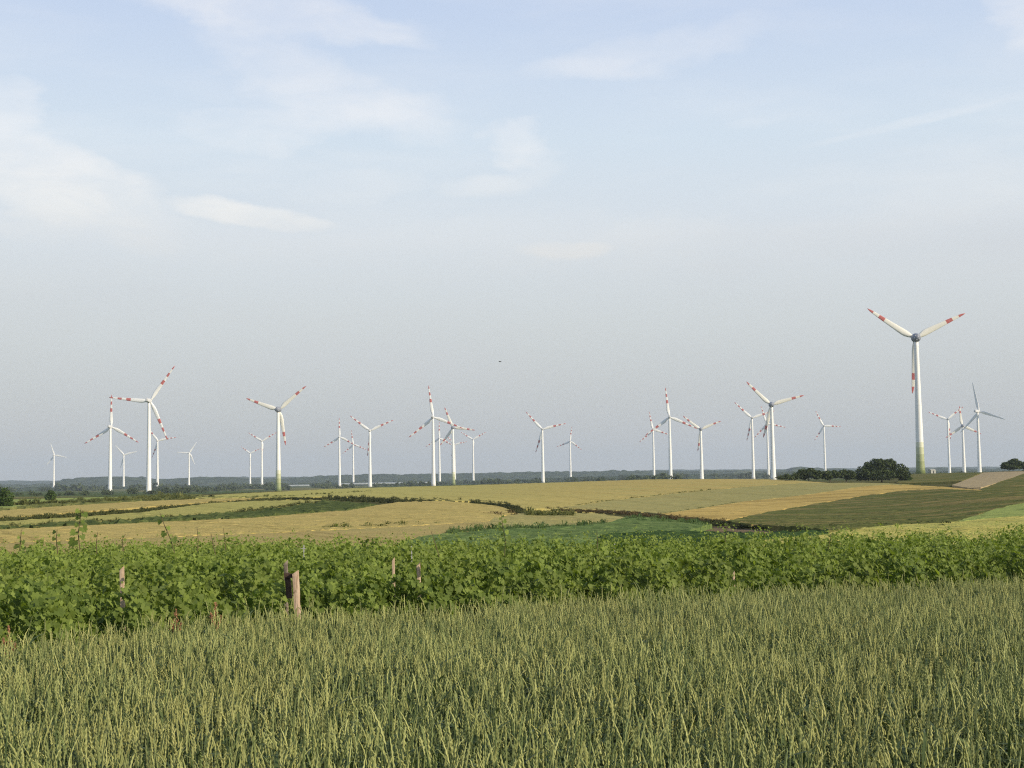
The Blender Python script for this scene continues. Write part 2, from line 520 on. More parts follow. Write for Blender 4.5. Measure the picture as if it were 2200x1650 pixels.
def field(name, poly, mat, h=0.55, jit=0.3, rough=0.025, dmin=50.0, grid=(0.0032, 0.014)):
    """a standing crop: its top follows the land at height h, its edges drop to the soil"""
    global FIELD_N
    FIELD_N += 1
    h = h + 0.003 * FIELD_N
    B = np.array([hit(x, y, h, dmin) for x, y in resample(poly, 7.0, jit)])
    keepm = [0]
    for i in range(1, len(B)):
        if np.hypot(*(B[i] - B[keepm[-1]])) > 4e-4: keepm.append(i)
    B = B[keepm]
    lo, hi = B.min(0), B.max(0)
    gx, gy = np.meshgrid(np.arange(lo[0], hi[0], grid[0]), np.arange(lo[1], hi[1], grid[1]), indexing='ij')
    P = np.stack([gx.ravel(), gy.ravel()], -1)
    P += rng.uniform(-0.3, 0.3, P.shape) * np.array(grid)
    P = P[inside(P, B)]
    n = len(B)
    vs = [Vector(p) for p in B] + [Vector(p) for p in P]
    ov, oe, of, _a, _b, _c = delaunay_2d_cdt(vs, [(i, (i + 1) % n) for i in range(n)], [], 0, 1e-6)
    O = np.array([tuple(v) for v in ov]); Tr = np.array([f for f in of if len(f) == 3])
    Tr = Tr[inside(O[Tr].mean(axis=1), B)]
    used = np.unique(Tr); rem = np.full(len(O), -1); rem[used] = np.arange(len(used))
    O = O[used]; Tr = rem[Tr]
    D = np.exp(O[:, 1])
    z = terr_as(O[:, 0], O[:, 1]) + h + rng.normal(0, rough, len(O))
    V = np.stack([D * np.sin(O[:, 0]), D * np.cos(O[:, 0]), z], -1)
    E = np.concatenate([Tr[:, [0, 1]], Tr[:, [1, 2]], Tr[:, [2, 0]]])
    Es = np.sort(E, 1)
    key = Es[:, 0].astype(np.int64) * 10_000_000 + Es[:, 1]
    u, idx, cnt = np.unique(key, return_index=True, return_counts=True)
    Bd = E[idx[cnt == 1]]
    nv = len(V)
    V2 = V.copy(); V2[:, 2] -= h + 0.1
    W4 = np.stack([Bd[:, 1], Bd[:, 0], Bd[:, 0] + nv, Bd[:, 1] + nv], -1)
    me = np_mesh(name, np.concatenate([V, V2]), [Tr, W4], False)
    o = link(name, me, [mat])
    return tag(o, kind='structure')


gold = crop_mat('barley_gold', (0.39, 0.305, 0.108), (0.53, 0.43, 0.165), (0.40, 0.345, 0.115), 0.5, 22, 1.5, (0.3, 1.0))
gold2 = crop_mat('barley_hill', (0.38, 0.295, 0.10), (0.53, 0.42, 0.16), (0.38, 0.36, 0.13), 0.6, 30, 1.2, (0.25, 0.9), 5, (-35, 75, (0.34, 0.33, 0.105), (0.48, 0.44, 0.15)))
ygreen = crop_mat('young_wheat', (0.33, 0.31, 0.10), (0.47, 0.42, 0.145), (0.30, 0.32, 0.10), 0.5, 24, 1.4, (0.25, 1.0), 9)
pale = crop_mat('pale_wheat', (0.29, 0.27, 0.105), (0.40, 0.36, 0.15), (0.36, 0.29, 0.11), 0.5, 38, 1.3, (0.2, 0.9), 3)
tan = crop_mat('tan_wheat', (0.35, 0.275, 0.108), (0.47, 0.38, 0.155), (0.33, 0.30, 0.12), 0.5, 20, 1.6, (0.3, 1.0), 13)
orange = crop_mat('ripe_barley', (0.43, 0.31, 0.10), (0.60, 0.45, 0.16), (0.29, 0.21, 0.075), 0.75, 42, 0.9, (0.22, 1.2), 17)
maize = crop_mat('maize', (0.085, 0.135, 0.046), (0.165, 0.23, 0.08), (0.19, 0.23, 0.085), 0.5, 15, 1.7, (0.6, 1.0), 21)
dkgreen = crop_mat('beet_green', (0.085, 0.100, 0.034), (0.17, 0.178, 0.062), (0.26, 0.20, 0.085), 0.85, 36, 1.0, (0.22, 1.0), 25)
lush = crop_mat('lush_strip', (0.055, 0.078, 0.028), (0.12, 0.145, 0.052), None, 0, 24, 1.9, (0.6, 1.0), 29)
yellow = crop_mat('light_barley', (0.40, 0.36, 0.10), (0.56, 0.50, 0.155), (0.33, 0.37, 0.11), 0.5, 25, 1.3, (0.25, 1.0), 33)
lgreen = crop_mat('light_green_wheat', (0.24, 0.30, 0.09), (0.36, 0.41, 0.13), (0.32, 0.35, 0.11), 0.4, 30, 1.3, (0.3, 1.0), 37)
soil = crop_mat('brown_soil', (0.15, 0.115, 0.07), (0.27, 0.205, 0.13), None, 0, 20, 2.4, (0.3, 1.0), 41)
stub = crop_mat('brown_strip', (0.34, 0.27, 0.155), (0.49, 0.395, 0.24), None, 0, 40, 1.6, (0.25, 1.0), 45)
weed = crop_mat('weedy_verge', (0.09, 0.11, 0.035), (0.24, 0.24, 0.085), (0.12, 0.13, 0.04), 0.7, 24, 0.8, (0.4, 1.2), 49)
dkrow = crop_mat('dark_row', (0.03, 0.06, 0.022), (0.08, 0.125, 0.045), None, 0, 24, 1.9, (0.6, 1.0), 53)

TOP_A = [(-300, 1142), (0, 1135), (150, 1129.5), (300, 1122), (430, 1116), (550, 1110.5), (650, 1103), (750, 1095.5), (800, 1087), (850, 1079.5), (900, 1076), (960, 1076.5), (1020, 1081.5), (1070, 1087), (1105, 1098), (1108, 1102)]
field('barley_field', TOP_A + [(1060, 1112), (1050, 1119), (900, 1129), (700, 1139), (500, 1148), (200, 1160), (-300, 1175)], gold, 0.55)
field('tan_wheat_field', [(-300, 1175), (200, 1160), (500, 1148), (700, 1139), (900, 1129), (1050, 1119), (1060, 1137), (1000, 1143), (900, 1152), (800, 1190), (-300, 1225)], tan, 0.535, rough=0.008)
field('olive_wheat_field', [(1050, 1119), (1060, 1112), (1108, 1102), (1180, 1102), (1280, 1103), (1345, 1111), (1300, 1124), (1150, 1135), (1060, 1137)], pale, 0.5)
field('maize_field', [(900, 1152), (1000, 1143), (1060, 1137), (1150, 1135), (1300, 1124), (1345, 1111), (1390, 1112), (1450, 1119), (1530, 1126), (1500, 1133), (1480, 1141), (1400, 1141), (1290, 1150), (1300, 1165), (1300, 1195), (800, 1195)], maize, 0.56, rough=0.04)
field('ploughed_strip', [(1480, 1141), (1500, 1133), (1560, 1131), (1640, 1136), (1740, 1138), (1640, 1146), (1540, 1144)], soil, 0.15)
field('dark_crop_strip', [(1290, 1150), (1400, 1141), (1480, 1141), (1540, 1144), (1640, 1146), (1780, 1139), (1780, 1146), (1640, 1157), (1500, 1200), (1300, 1200)], dkrow, 0.6, rough=0.05)
field('light_barley_field', [(1500, 1200), (1640, 1157), (1780, 1146), (1870, 1133), (1950, 1126), (2050, 1122), (2130, 1113), (2350, 1098), (2350, 1190)], yellow, 0.55)
field('light_green_field', [(2050, 1122), (2090, 1110), (2140, 1093), (2200, 1080), (2350, 1050), (2350, 1098), (2130, 1113)], lgreen, 0.55)
field('beet_field', [(1560, 1118), (1650, 1100), (1750, 1083), (1850, 1066), (1950, 1053), (2020, 1050.5), (2110, 1054), (2107, 1050), (2150, 1034.5), (2200, 1017.5), (2280, 996), (2400, 985), (2350, 1050), (2200, 1080), (2140, 1093), (2090, 1110), (2050, 1122), (1950, 1126), (1870, 1132), (1780, 1139), (1700, 1131), (1600, 1126)], dkgreen, 0.55, rough=0.04)
field('ripe_barley_field', [(1420, 1104), (1500, 1093), (1600, 1077), (1700, 1067), (1780, 1056), (1850, 1045.5), (1900, 1042), (1960, 1042), (2030, 1046), (2110, 1053), (2110, 1054), (2020, 1050.5), (1950, 1053), (1850, 1066), (1750, 1083), (1650, 1100), (1560, 1118), (1500, 1113), (1450, 1109)], orange, 0.55)
field('pale_wheat_field', [(1170, 1092.5), (1240, 1086), (1330, 1073), (1450, 1060), (1600, 1046), (1720, 1038), (1780, 1037.5), (1840, 1037), (1900, 1038), (1960, 1041), (1900, 1042), (1850, 1045.5), (1780, 1056), (1700, 1067), (1600, 1077), (1500, 1093), (1420, 1104), (1370, 1099), (1280, 1094), (1200, 1092)], pale, 0.55)
field('barley_hill_field', [(420, 1066), (500, 1061), (600, 1056), (700, 1051), (850, 1046.5), (1010, 1042.5), (1100, 1039.5), (1200, 1036.5), (1300, 1033), (1400, 1030), (1550, 1029), (1650, 1030), (1720, 1033), (1780, 1037.5), (1720, 1038), (1600, 1046), (1450, 1060), (1330, 1073), (1240, 1086), (1170, 1092.5), (1130, 1094), (1100, 1084), (1060, 1080), (1020, 1077), (900, 1073), (860, 1073), (780, 1068), (700, 1067), (600, 1069), (520, 1069), (420, 1071)], gold2, 0.55)
field('young_wheat_strip', [(-300, 1136), (0, 1131), (300, 1117), (550, 1097), (640, 1084), (700, 1077.5), (720, 1075), (650, 1074.5), (550, 1076), (450, 1081), (300, 1101), (150, 1112), (0, 1120), (-300, 1132)], ygreen, 0.55)
field('lush_green_strip', [(-300, 1141), (0, 1134.5), (300, 1121), (550, 1110), (650, 1102), (750, 1094.5), (800, 1086), (815, 1083.5), (760, 1080), (720, 1076), (700, 1078.5), (640, 1085), (550, 1098), (300, 1118), (0, 1132), (-300, 1137)], lush, 0.6, rough=0.12)
field('golden_strip', [(-300, 1108), (0, 1097), (150, 1086), (300, 1077), (420, 1072), (560, 1069), (530, 1073), (450, 1079), (300, 1090), (150, 1101), (0, 1112), (-300, 1124)], gold, 0.55)
field('weedy_strip', [(-300, 1099), (20, 1092), (70, 1085), (160, 1077), (280, 1068), (350, 1064), (440, 1064), (420, 1070), (300, 1077), (150, 1086), (0, 1096.5), (-300, 1107)], weed, 0.5, rough=0.2)
field('far_green_field', [(-300, 1088), (0, 1074), (120, 1070), (280, 1067), (280, 1069), (160, 1077.5), (70, 1085.5), (20, 1092), (-300, 1099)], lgreen, 0.5)
field('hill_green_field', [(1955, 1018), (2000, 1017), (2050, 1015.5), (2112, 1015), (2080, 1028), (2045, 1041), (2000, 1041), (1960, 1040), (1925, 1037)], dkgreen, 0.5, dmin=400)
field('hill_brown_strip', [(2045, 1042), (2080, 1029), (2112, 1015.5), (2160, 1013), (2200, 1012.5), (2300, 1009), (2300, 1011), (2203, 1017), (2150, 1034), (2100, 1050), (2075, 1047)], stub, 0.4, dmin=300)


# ------------------------------------------------------------------ instancing for uncountable growth
def gn_stuff(name, pts, rot, scl, idx, sources, label):
    me = bpy.data.meshes.new(name)
    P = np.ascontiguousarray(pts, dtype=np.float32)
    me.vertices.add(len(P)); me.vertices.foreach_set('co', P.ravel())
    a = me.attributes.new('rot', 'FLOAT_VECTOR', 'POINT'); a.data.foreach_set('vector', np.ascontiguousarray(rot, dtype=np.float32).ravel())
    a = me.attributes.new('scl', 'FLOAT_VECTOR', 'POINT'); a.data.foreach_set('vector', np.ascontiguousarray(scl, dtype=np.float32).ravel())
    a = me.attributes.new('idx', 'INT', 'POINT'); a.data.foreach_set('value', np.asarray(idx, dtype=np.int32))
    o = bpy.data.objects.new(name, me); COL.objects.link(o)
    src = bpy.data.collections.new(name + '_kinds')
    for i, (sm, mats) in enumerate(sources):
        so_ = bpy.data.objects.new('%s_kind_%02d' % (name, i), sm)
        for m in mats: sm.materials.append(m)
        src.objects.link(so_)
    ng = bpy.data.node_groups.new(name + '_scatter', 'GeometryNodeTree')
    ng.interface.new_socket('Geometry', in_out='INPUT', socket_type='NodeSocketGeometry')
    ng.interface.new_socket('Geometry', in_out='OUTPUT', socket_type='NodeSocketGeometry')
    N, L = ng.nodes, ng.links
    gi, go = N.new('NodeGroupInput'), N.new('NodeGroupOutput')
    ci = N.new('GeometryNodeCollectionInfo'); ci.inputs['Collection'].default_value = src
    ci.inputs['Separate Children'].default_value = True; ci.inputs['Reset Children'].default_value = True
    ip = N.new('GeometryNodeInstanceOnPoints'); ip.inputs['Pick Instance'].default_value = True
    def na_(nm, dt):
        n = N.new('GeometryNodeInputNamedAttribute'); n.data_type = dt; n.inputs['Name'].default_value = nm
        return [x for x in n.outputs if x.enabled and x.name == 'Attribute'][0]
    er = N.new('FunctionNodeEulerToRotation')
    L.new(na_('rot', 'FLOAT_VECTOR'), er.inputs[0])
    L.new(gi.outputs[0], ip.inputs['Points']); L.new(ci.outputs[0], ip.inputs['Instance'])
    L.new(na_('idx', 'INT'), ip.inputs['Instance Index']); L.new(er.outputs[0], ip.inputs['Rotation'])
    L.new(na_('scl', 'FLOAT_VECTOR'), ip.inputs['Scale'])
    L.new(ip.outputs[0], go.inputs[0])
    md = o.modifiers.new('scatter', 'NODES'); md.node_group = ng
    return tag(o, label=label, kind='stuff')


# ------------------------------------------------------------------ wheat in front
E0, E1 = np.array([-4.8, 13.0]), np.array([7.6, 20.6])      # far edge of the wheat
edir = (E1 - E0) / np.linalg.norm(E1 - E0)
enor = np.array([-edir[1], edir[0]])                        # points away from the camera


def bend(u): return -0.95 * np.clip((3.2 - u) / 3.2, 0, 1.6) ** 1.5


def stalk(k):
    r = random.Random(100 + k)
    b = MB()
    H = r.uniform(0.70, 0.78)
    bend = r.uniform(0.0, 0.10); ba = r.uniform(0, 6.28)
    def P(h):
        q = (h / H) ** 2.2 * bend
        return Vector((math.cos(ba) * q, math.sin(ba) * q, h))
    hs = [0.0, 0.25, 0.5, 0.66, H]
    b.tube([P(h) for h in hs], [0.0024, 0.0024, 0.0022, 0.002, 0.0018], 4, 0)
    # ear: overlapping spikelets, two-sided zig-zag
    L = r.uniform(0.08, 0.12); nr = 10
    nod = r.uniform(-0.1, 0.4) if k % 5 else r.uniform(0.5, 1.3)
    d = (P(H) - P(H - 0.05)).normalized()
    side = Vector((math.cos(ba), math.sin(ba), 0))
    tw = r.uniform(0, 3.14)
    pts = []; p = P(H)
    for i in range(nr + 1):
        pts.append(p.copy())
        a = nod * (i / nr)
        dd = (d * math.cos(a) + (side - d * side.dot(d)).normalized() * math.sin(a))
        p = p + dd * (L / nr)
    rings = []
    e1 = Vector((math.cos(tw), math.sin(tw), 0)); e2 = Vector((-math.sin(tw), math.cos(tw), 0))
    for i, q in enumerate(pts):
        f = i / nr
        w = 0.0046 * (0.35 + 0.65 * math.sin(math.pi * min(1, 0.16 + f * 0.86)) ** 0.6) * (1.22 if i % 2 else 0.72)
        w2 = w * 0.72
        off = e1 * (0.0016 * (1 if i % 2 else -1))
        rings.append([q + off + e1 * w, q + off + e2 * w2, q + off - e1 * w, q + off - e2 * w2])
    b.loft(rings, 1)
    # leaf blades
    for j in range(3):
        h0 = [0.22, 0.42, 0.58][j] + r.uniform(-0.04, 0.04)
        a = r.uniform(0, 6.28); ln = r.uniform(0.14, 0.30); up = r.uniform(0.5, 1.2)
        dv = Vector((math.cos(a), math.sin(a), 0)); sv = Vector((-math.sin(a), math.cos(a), 0))
        pr = []
        q = P(h0); v = (dv * 0.55 + Vector((0, 0, up))).normalized()
        for i in range(5):
            w = (0.0062 + 0.003 * (k % 3 == 0)) * (1 - (i / 4.6) ** 2)
            pr.append((q + sv * w, q - sv * w))
            q = q + v * (ln / 4)
            v = (v + Vector((0, 0, -r.uniform(0.15, 0.55))) + dv * 0.1).normalized()
        b.add([x for pp in pr for x in pp], [(2 * i, 2 * i + 1, 2 * i + 3, 2 * i + 2) for i in range(4)], 2)
    return b.mesh('wheat_stalk')


m_stem = leafy('wheat_stem', (0.088, 0.13, 0.050), (0.18, 0.22, 0.082), 0.15, 0.5, 0.2, 'RANDOM')
m_ear = leafy('wheat_ear', (0.15, 0.195, 0.068), (0.44, 0.455, 0.165), 0.15, 0.6, 0.2, 'RANDOM', 0.3, 0.9, (0.40, 0.355, 0.13))
m_blade = leafy('wheat_blade', (0.062, 0.10, 0.040), (0.15, 0.195, 0.070), 0.35, 0.5, 0.2, 'RANDOM')
NK = 28
kinds = [(stalk(k), (m_stem, m_ear, m_blade)) for k in range(NK)]
DEN = 430
N0 = int(DEN * 28 * 22.4)
P = np.stack([rng.uniform(-13, 15, N0), rng.uniform(2.6, 25, N0)], -1)
# drilled in rows, softened
side_ = (P - E0) @ enor
wob = 0.22 * np.sin(P[:, 0] * 1.9) + 0.14 * np.sin(P[:, 0] * 4.3 + 1.0) + 0.08 * np.sin(P[:, 0] * 9.1)
ok = (side_ < 0.05 + wob + bend((P - E0) @ edir)) & (np.abs(P[:, 0]) < 0.40 * P[:, 1] + 4.5) & (np.hypot(P[:, 0], P[:, 1]) > 2.6)
P = P[ok]
def lowf(P, f, ph): return np.sin(P[:, 0] * f + ph + 1.3 * np.sin(P[:, 1] * f * 0.7 + ph)) * np.cos(P[:, 1] * f * 0.9 - ph)
dens = 0.82 + 0.14 * lowf(P, 1.6, 0.4) + 0.11 * lowf(P, 5.1, 2.0) + 0.08 * lowf(P, 11.0, 0.3)
P = P[rng.uniform(0, 1, len(P)) < dens]
n = len(P)
tilt = np.abs(rng.normal(0, 0.085, n)); wild = rng.uniform(0, 1, n) < 0.09
tilt[wild] = rng.uniform(0.22, 0.75, wild.sum())
ta = rng.uniform(0, 2 * math.pi, n)
rot = np.stack([tilt * np.cos(ta) , tilt * np.sin(ta), rng.uniform(0, 2 * math.pi, n)], -1)
hs_ = 1.0 + 0.035 * lowf(P, 0.9, 1.0) + 0.03 * lowf(P, 2.7, 3.0) + rng.normal(0, 0.08, n)
hs_[rng.uniform(0, 1, n) < 0.05] += 0.10
edge = np.clip(((P - E0) @ enor - bend((P - E0) @ edir) + 0.7) / 0.7, 0, 1); hs_ += -0.02 * edge * rng.uniform(0, 1, n)
th = rng.uniform(0.95, 1.3, n)
pts = np.stack([P[:, 0], P[:, 1], terr(P[:, 0], P[:, 1])], -1)
gn_stuff('wheat', pts, rot, np.stack([th, th, hs_], -1), rng.integers(0, NK, n), kinds, 'standing green wheat with pale yellow ripening ears')


# ------------------------------------------------------------------ vineyard
def leaf_template():
    ang = [-90, -62, -48, -20, 0, 22, 52, 70, 90, 110, 128, 158, 180, 200, 228, 242]
    rad = [0.12, 0.52, 0.40, 0.50, 0.56, 0.40, 0.56, 0.44, 0.66, 0.44, 0.56, 0.40, 0.56, 0.50, 0.40, 0.52]
    v = [(0, 0, 0)]
    for a, r in zip(ang, rad):
        x, y = r * math.cos(R(a)), r * math.sin(R(a))
        v.append((x, y, 0.16 * abs(x) - 0.22 * max(0, y) ** 2 - 0.05 * x * x))
    f = [(0, i, i + 1 if i < len(ang) else 1) for i in range(1, len(ang) + 1)]
    return np.array(v), np.array(f)


LV, LF = leaf_template()
LV2 = np.array([(0, -0.42, 0.0), (0.5, -0.2, 0.08), (0.42, 0.32, 0.06), (0, 0.62, -0.1), (-0.42, 0.32, 0.06), (-0.5, -0.2, 0.08), (0, 0.05, 0.0)])
LF2 = np.array([(6, i, (i + 1) % 6) for i in range(6)])


def leaves_geo(C, Nrm, Tip, size, tone, LV, LF):
    """one flat lobed leaf per centre"""
    Nrm = Nrm / np.linalg.norm(Nrm, axis=1, keepdims=True)
    X = np.cross(Tip, Nrm); X /= np.linalg.norm(X, axis=1, keepdims=True) + 1e-9
    Y = np.cross(Nrm, X)
    V = C[:, None, :] + size[:, None, None] * (LV[None, :, 0:1] * X[:, None, :] + LV[None, :, 1:2] * Y[:, None, :] + LV[None, :, 2:3] * Nrm[:, None, :])
    n, k = len(C), len(LV)
    Fc = (LF[None] + (np.arange(n) * k)[:, None, None]).reshape(-1, 3)
    return V.reshape(-1, 3), Fc, np.repeat(tone, k)


def leaves_mesh(name, C, Nrm, Tip, size, tone):
    V, Fc, tn = leaves_geo(C, Nrm, Tip, size, tone, LV, LF)
    return np_mesh(name, V, [Fc], False, attrs={'tone': tn})


m_vine = leafy('vine_leaf', (0.070, 0.112, 0.023), (0.275, 0.35, 0.078), 0.40, 0.6, 0.18, 'tone', 0.35, 0.6, (0.20, 0.23, 0.06), (1.2, 1.25, 0.4))
Cs, Ns, Ts, Sz, Tn, Ws = [], [], [], [], [], []
POST_CLEAR = [(638, 1224, 1330, 11), (624, 1222, 1272, 11), (900, 1214, 1250, 9), (846, 1206, 1222, 7), (264, 1224, 1250, 6), (1577, 1233, 1260, 6), (616, 1206, 1218, 6)]
CAP_A = [col_az(p) for p in (0, 600, 900, 1100, 1600, 2200)]; CAP_D = [50, 46, 40, 37, 42, 48]
row_off = [0.75 + 2.05 * k for k in range(16)]
for k, off in enumerate(row_off):
    base = E0 + enor * off
    L0, L1 = -9.5 - 0.6 * off, 20 + 1.15 * off
    per = ([1200, 1000, 900, 760, 660, 580, 540] + [500] * 9)[k]
    nl = int((L1 - L0) * per)
    u = rng.uniform(L0, L1, nl)
    # individual vines: bushier every metre or so, gaps here and there
    ph = k * 2.1
    bush = 0.5 + 0.5 * np.sin(u * 5.1 + ph + 1.2 * np.sin(u * 1.3 + ph))
    top = (1.13 if k else 1.07) + 0.10 * np.sin(u * 1.7 + ph) + 0.09 * np.sin(u * 4.3 + ph * 2) + 0.12 * bush + 0.05 * np.sin(u * 11.0)
    hgt = rng.uniform(0, 1, nl) ** 0.8
    z = 0.12 + hgt * (top - 0.12)
    lump = np.sin(u * 9.7 + 2.0 * np.sin(z * 6.1 + ph) + ph) * np.sin(z * 8.3 + 1.7 * np.sin(u * 3.9 + ph))
    wid = (0.36 + 0.16 * bush + 0.105 * lump) * np.sqrt(np.clip(1.02 - np.abs(hgt * 1.5 - 0.75) ** 3 * 1.3, 0.12, 1)) * (0.72 + 0.28 * np.sin(u * 7.3 + z * 5 + ph))
    sgn = np.where(rng.uniform(0, 1, nl) < 0.64, -1, 1)
    r_ = rng.uniform(0.25, 1, nl) ** 0.5
    w = sgn * wid * r_
    # upright shoots at the top
    sh = rng.uniform(0, 1, nl) < 0.05
    us = np.round(u[sh] * 2.3 + rng.normal(0, .15, sh.sum())) / 2.3
    u[sh] = us + rng.normal(0, 0.035, sh.sum())
    z[sh] = top[sh] + rng.uniform(-0.1, 1, sh.sum()) * (0.08 + 0.26 * (0.5 + 0.5 * np.sin(us * 37.7 + k)))
    w[sh] = rng.normal(0, 0.07, sh.sum())
    XY = base[None] + u[:, None] * edir[None] + (w + bend(u) * max(0, 1 - k / 5))[:, None] * enor[None]
    azp = np.arctan2(XY[:, 0], XY[:, 1])
    cap = np.interp(azp, CAP_A, CAP_D)          # the vineyard's far end is not parallel to its rows
    m = (np.abs(azp) < 0.60) & (np.hypot(XY[:, 0], XY[:, 1]) < cap)
    gap = (np.sin(u * 0.83 + ph * 3) > 0.93) & (rng.uniform(0, 1, nl) < 0.75) & (k < 3)
    m &= ~gap
    XY, z, w, sgn, u, shm, hlim = XY[m], z[m], w[m], sgn[m], u[m], sh[m], top[m]
    nn = len(z)
    C = np.stack([XY[:, 0], XY[:, 1], terr(XY[:, 0], XY[:, 1]) + z], -1)
    outw = np.concatenate([enor, [0]])[None] * sgn[:, None]
    Nm = outw * 0.75 + np.array([0.25, 0, 0.6]) + rng.normal(0, 0.62, (nn, 3))
    Tp = np.array([0, 0, -1.0]) + outw * 0.5 + rng.normal(0, 0.45, (nn, 3))
    Ws.append(w)
    Cs.append(C); Ns.append(Nm); Ts.append(Tp)
    szz = np.clip(rng.normal(0.063, 0.021, nn), 0.028, 0.13) * (0.92 if k > 1 else 1.0)
    szz[shm] *= 0.55
    big = 1.0 + 0.35 * (rng.uniform(0, 1, nn) < 0.25) * np.clip((hlim - z) / 0.5, 0, 1)
    Sz.append(szz * big)
    lm = np.sin(u * 6.3 + 1.9 * np.sin(z * 5.0 + k)) * np.sin(z * 7.0 + u * 1.3)
    tn = np.clip(rng.beta(1.8, 2.4, nn) + 0.16 * lm + 0.35 * ((np.abs(u - 3.55) < 0.28) & (z > 0.55) & (k == 0) & (rng.uniform(0, 1, nn) < 0.3)), 0, 1); tn = np.clip(tn + 0.02 * k, 0, 1); tn[shm] = np.clip(tn[shm] + 0.3, 0, 1)  # rows farther back made paler, haze put into the leaf tone
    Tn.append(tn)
GV, GF, GT, nb = [], [], [], 0
for k in range(len(Cs)):
    C = Cs[k]; keepl = np.ones(len(C), bool)
    if k < 2:                                   # the posts stand clear of the leaves
        dpt = C @ fw; qx = 1100 + F * (C @ right) / dpt; qy = 825 - F * (C @ upv) / dpt
        for px, y0_, y1_, hw in POST_CLEAR:
            keepl &= ~((Ws[k] < 0.02) & (np.abs(qx - px - (qy - y0_) * 0.11) < hw) & (qy > y0_ - 14) & (qy < y1_) & (rng.uniform(0, 1, len(C)) < 0.93))
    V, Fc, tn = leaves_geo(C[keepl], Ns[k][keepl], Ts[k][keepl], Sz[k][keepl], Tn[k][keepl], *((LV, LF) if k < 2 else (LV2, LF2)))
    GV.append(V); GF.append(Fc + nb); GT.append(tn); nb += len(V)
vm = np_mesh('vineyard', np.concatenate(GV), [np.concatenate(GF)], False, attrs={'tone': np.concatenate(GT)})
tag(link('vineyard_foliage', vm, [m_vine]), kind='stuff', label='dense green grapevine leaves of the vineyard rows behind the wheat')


def on_row(px, k, dz=0.0):
    """point on the ground in vine row k seen in image column px"""
    d = ray(px, 1250)
    d2 = np.array([d[0], d[1]])
    b = E0 + enor * (row_off[k] if k >= 0 else -0.15)
    M = np.array([d2, -edir]).T
    s_, _u = np.linalg.solve(M, b)
    for _ in range(4):
        s_, _u = np.linalg.solve(M, b + enor * bend(_u) * max(0, 1 - max(k, 0) / 5))
    q = d2 * s_
    return q, s_


def z_for(px, py, q):
    d = ray(px, py)
    return d[2] * (q[1] / d[1])


# wooden posts
m_wood = None
mw, t = material('weathered_wood')
tc = t.node('ShaderNodeTexCoord').outputs['Object']
g = t.noise(t.mapping(tc, (40, 40, 5)), 1.0, 6, 0.7)
c = t.mix(t.rng(g, 0.3, 0.7), (0.34, 0.225, 0.14), (0.66, 0.50, 0.36))
c = t.mix(t.rng(t.noise(tc, 14, 4), 0.58, 0.72, 0, 0.8), c, (0.13, 0.075, 0.045))
p_ = t.node('ShaderNodeBsdfPrincipled'); t.put(p_.inputs['Base Color'], c); p_.inputs['Roughness'].default_value = 0.85
bm_ = t.node('ShaderNodeBump'); bm_.inputs['Strength'].default_value = 0.6; bm_.inputs['Distance'].default_value = 0.01
t.put(bm_.inputs['Height'], g); t.l.new(bm_.outputs[0], p_.inputs['Normal']); t.l.new(p_.outputs[0], t.out.inputs[0])
mdw = plain('shaded_wood', (0.06, 0.038, 0.028), 0.9, 0.5, 20)  # brace colour darkened to carry its shade
mwire = plain('wire_steel', (0.45, 0.44, 0.42), 0.5, 0.1, 5)


def post_mesh(h, w, lean, seed, notch=True):
    r = random.Random(seed)
    b = MB(); rings = []
    nz = 12
    for i in range(nz + 1):
        f = i / nz
        z = f * h
        ww = w * (1 - 0.10 * f) * r.uniform(0.93, 1.05); dd = w * 0.72
        ox = lean * (f - 1) + r.uniform(-1, 1) * 0.03 * w
        nt = 0.28 * w if notch and i in (4, 5) else 0.0
        c_ = [(-1 + 0.0, -1), (-0.3, -1.12), (0.45, -1.08), (1, -0.85), (1.05, 0.4), (0.7, 1), (-0.6, 1), (-1.05, 0.2)]
        jag = r.uniform(-0.03, 0.03) if i == nz else 0
        rings.append([(ox + x * ww / 2 + (nt if x < -0.5 else 0), y * dd / 2, z + (jag + 0.02 * x if i == nz else 0)) for x, y in c_])
    b.loft(rings)
    return b.mesh('post')


def post(px_top, py_top, k, wpx, lean_px, label, group='wooden posts among the vines', fwd=-0.42, brace=False):
    q, s_ = on_row(px_top, k)
    q = q + enor * fwd
    q = np.array([ray(px_top, py_top)[0] / ray(px_top, py_top)[1] * q[1], q[1]])
    zt = z_for(px_top, py_top, q)
    zg = float(terr(q[0], q[1]))
    w = wpx / F * q[1]
    root = empty('vineyard_post', (q[0], q[1], zg - 0.05))
    tag(root, label, 'post', group)
    link('stake', post_mesh(zt - zg + 0.05, w, -lean_px / F * q[1], int(px_top)), [mw], root)
    return root, w, zt - zg + 0.05


rt_, w_, h_ = post(635, 1225, 0, 13.5, 12, 'tall split wooden post with a notch, leaning at the edge of the wheat', fwd=-0.62)
M_GREYWOOD = plain('grey_wood', (0.22, 0.18, 0.14), 0.9, 0.4, 25)
b = MB()
x_ = -w_ * 1.45
b.loft([[(x_ - 0.028 + o, 0.05, z), (x_ + 0.028 + o, 0.05, z), (x_ + 0.028 + o, 0.10, z), (x_ - 0.028 + o, 0.10, z)] for z, o in ((h_ - 0.30, 0.02), (h_ - 0.22, 0.012), (h_ - 0.12, 0.005), (h_ - 0.03, -0.01))])
b.loft([[(x_ - 0.03, y, h_ - 0.075), (x_ - 0.03, y, h_ - 0.03), (w_ * 0.2, y, h_ - 0.045), (w_ * 0.2, y, h_ - 0.09)] for y in (0.03, 0.055)])
link('brace', b.mesh('brace'), [mdw], rt_)['label'] = 'dark shaded side brace of the post'
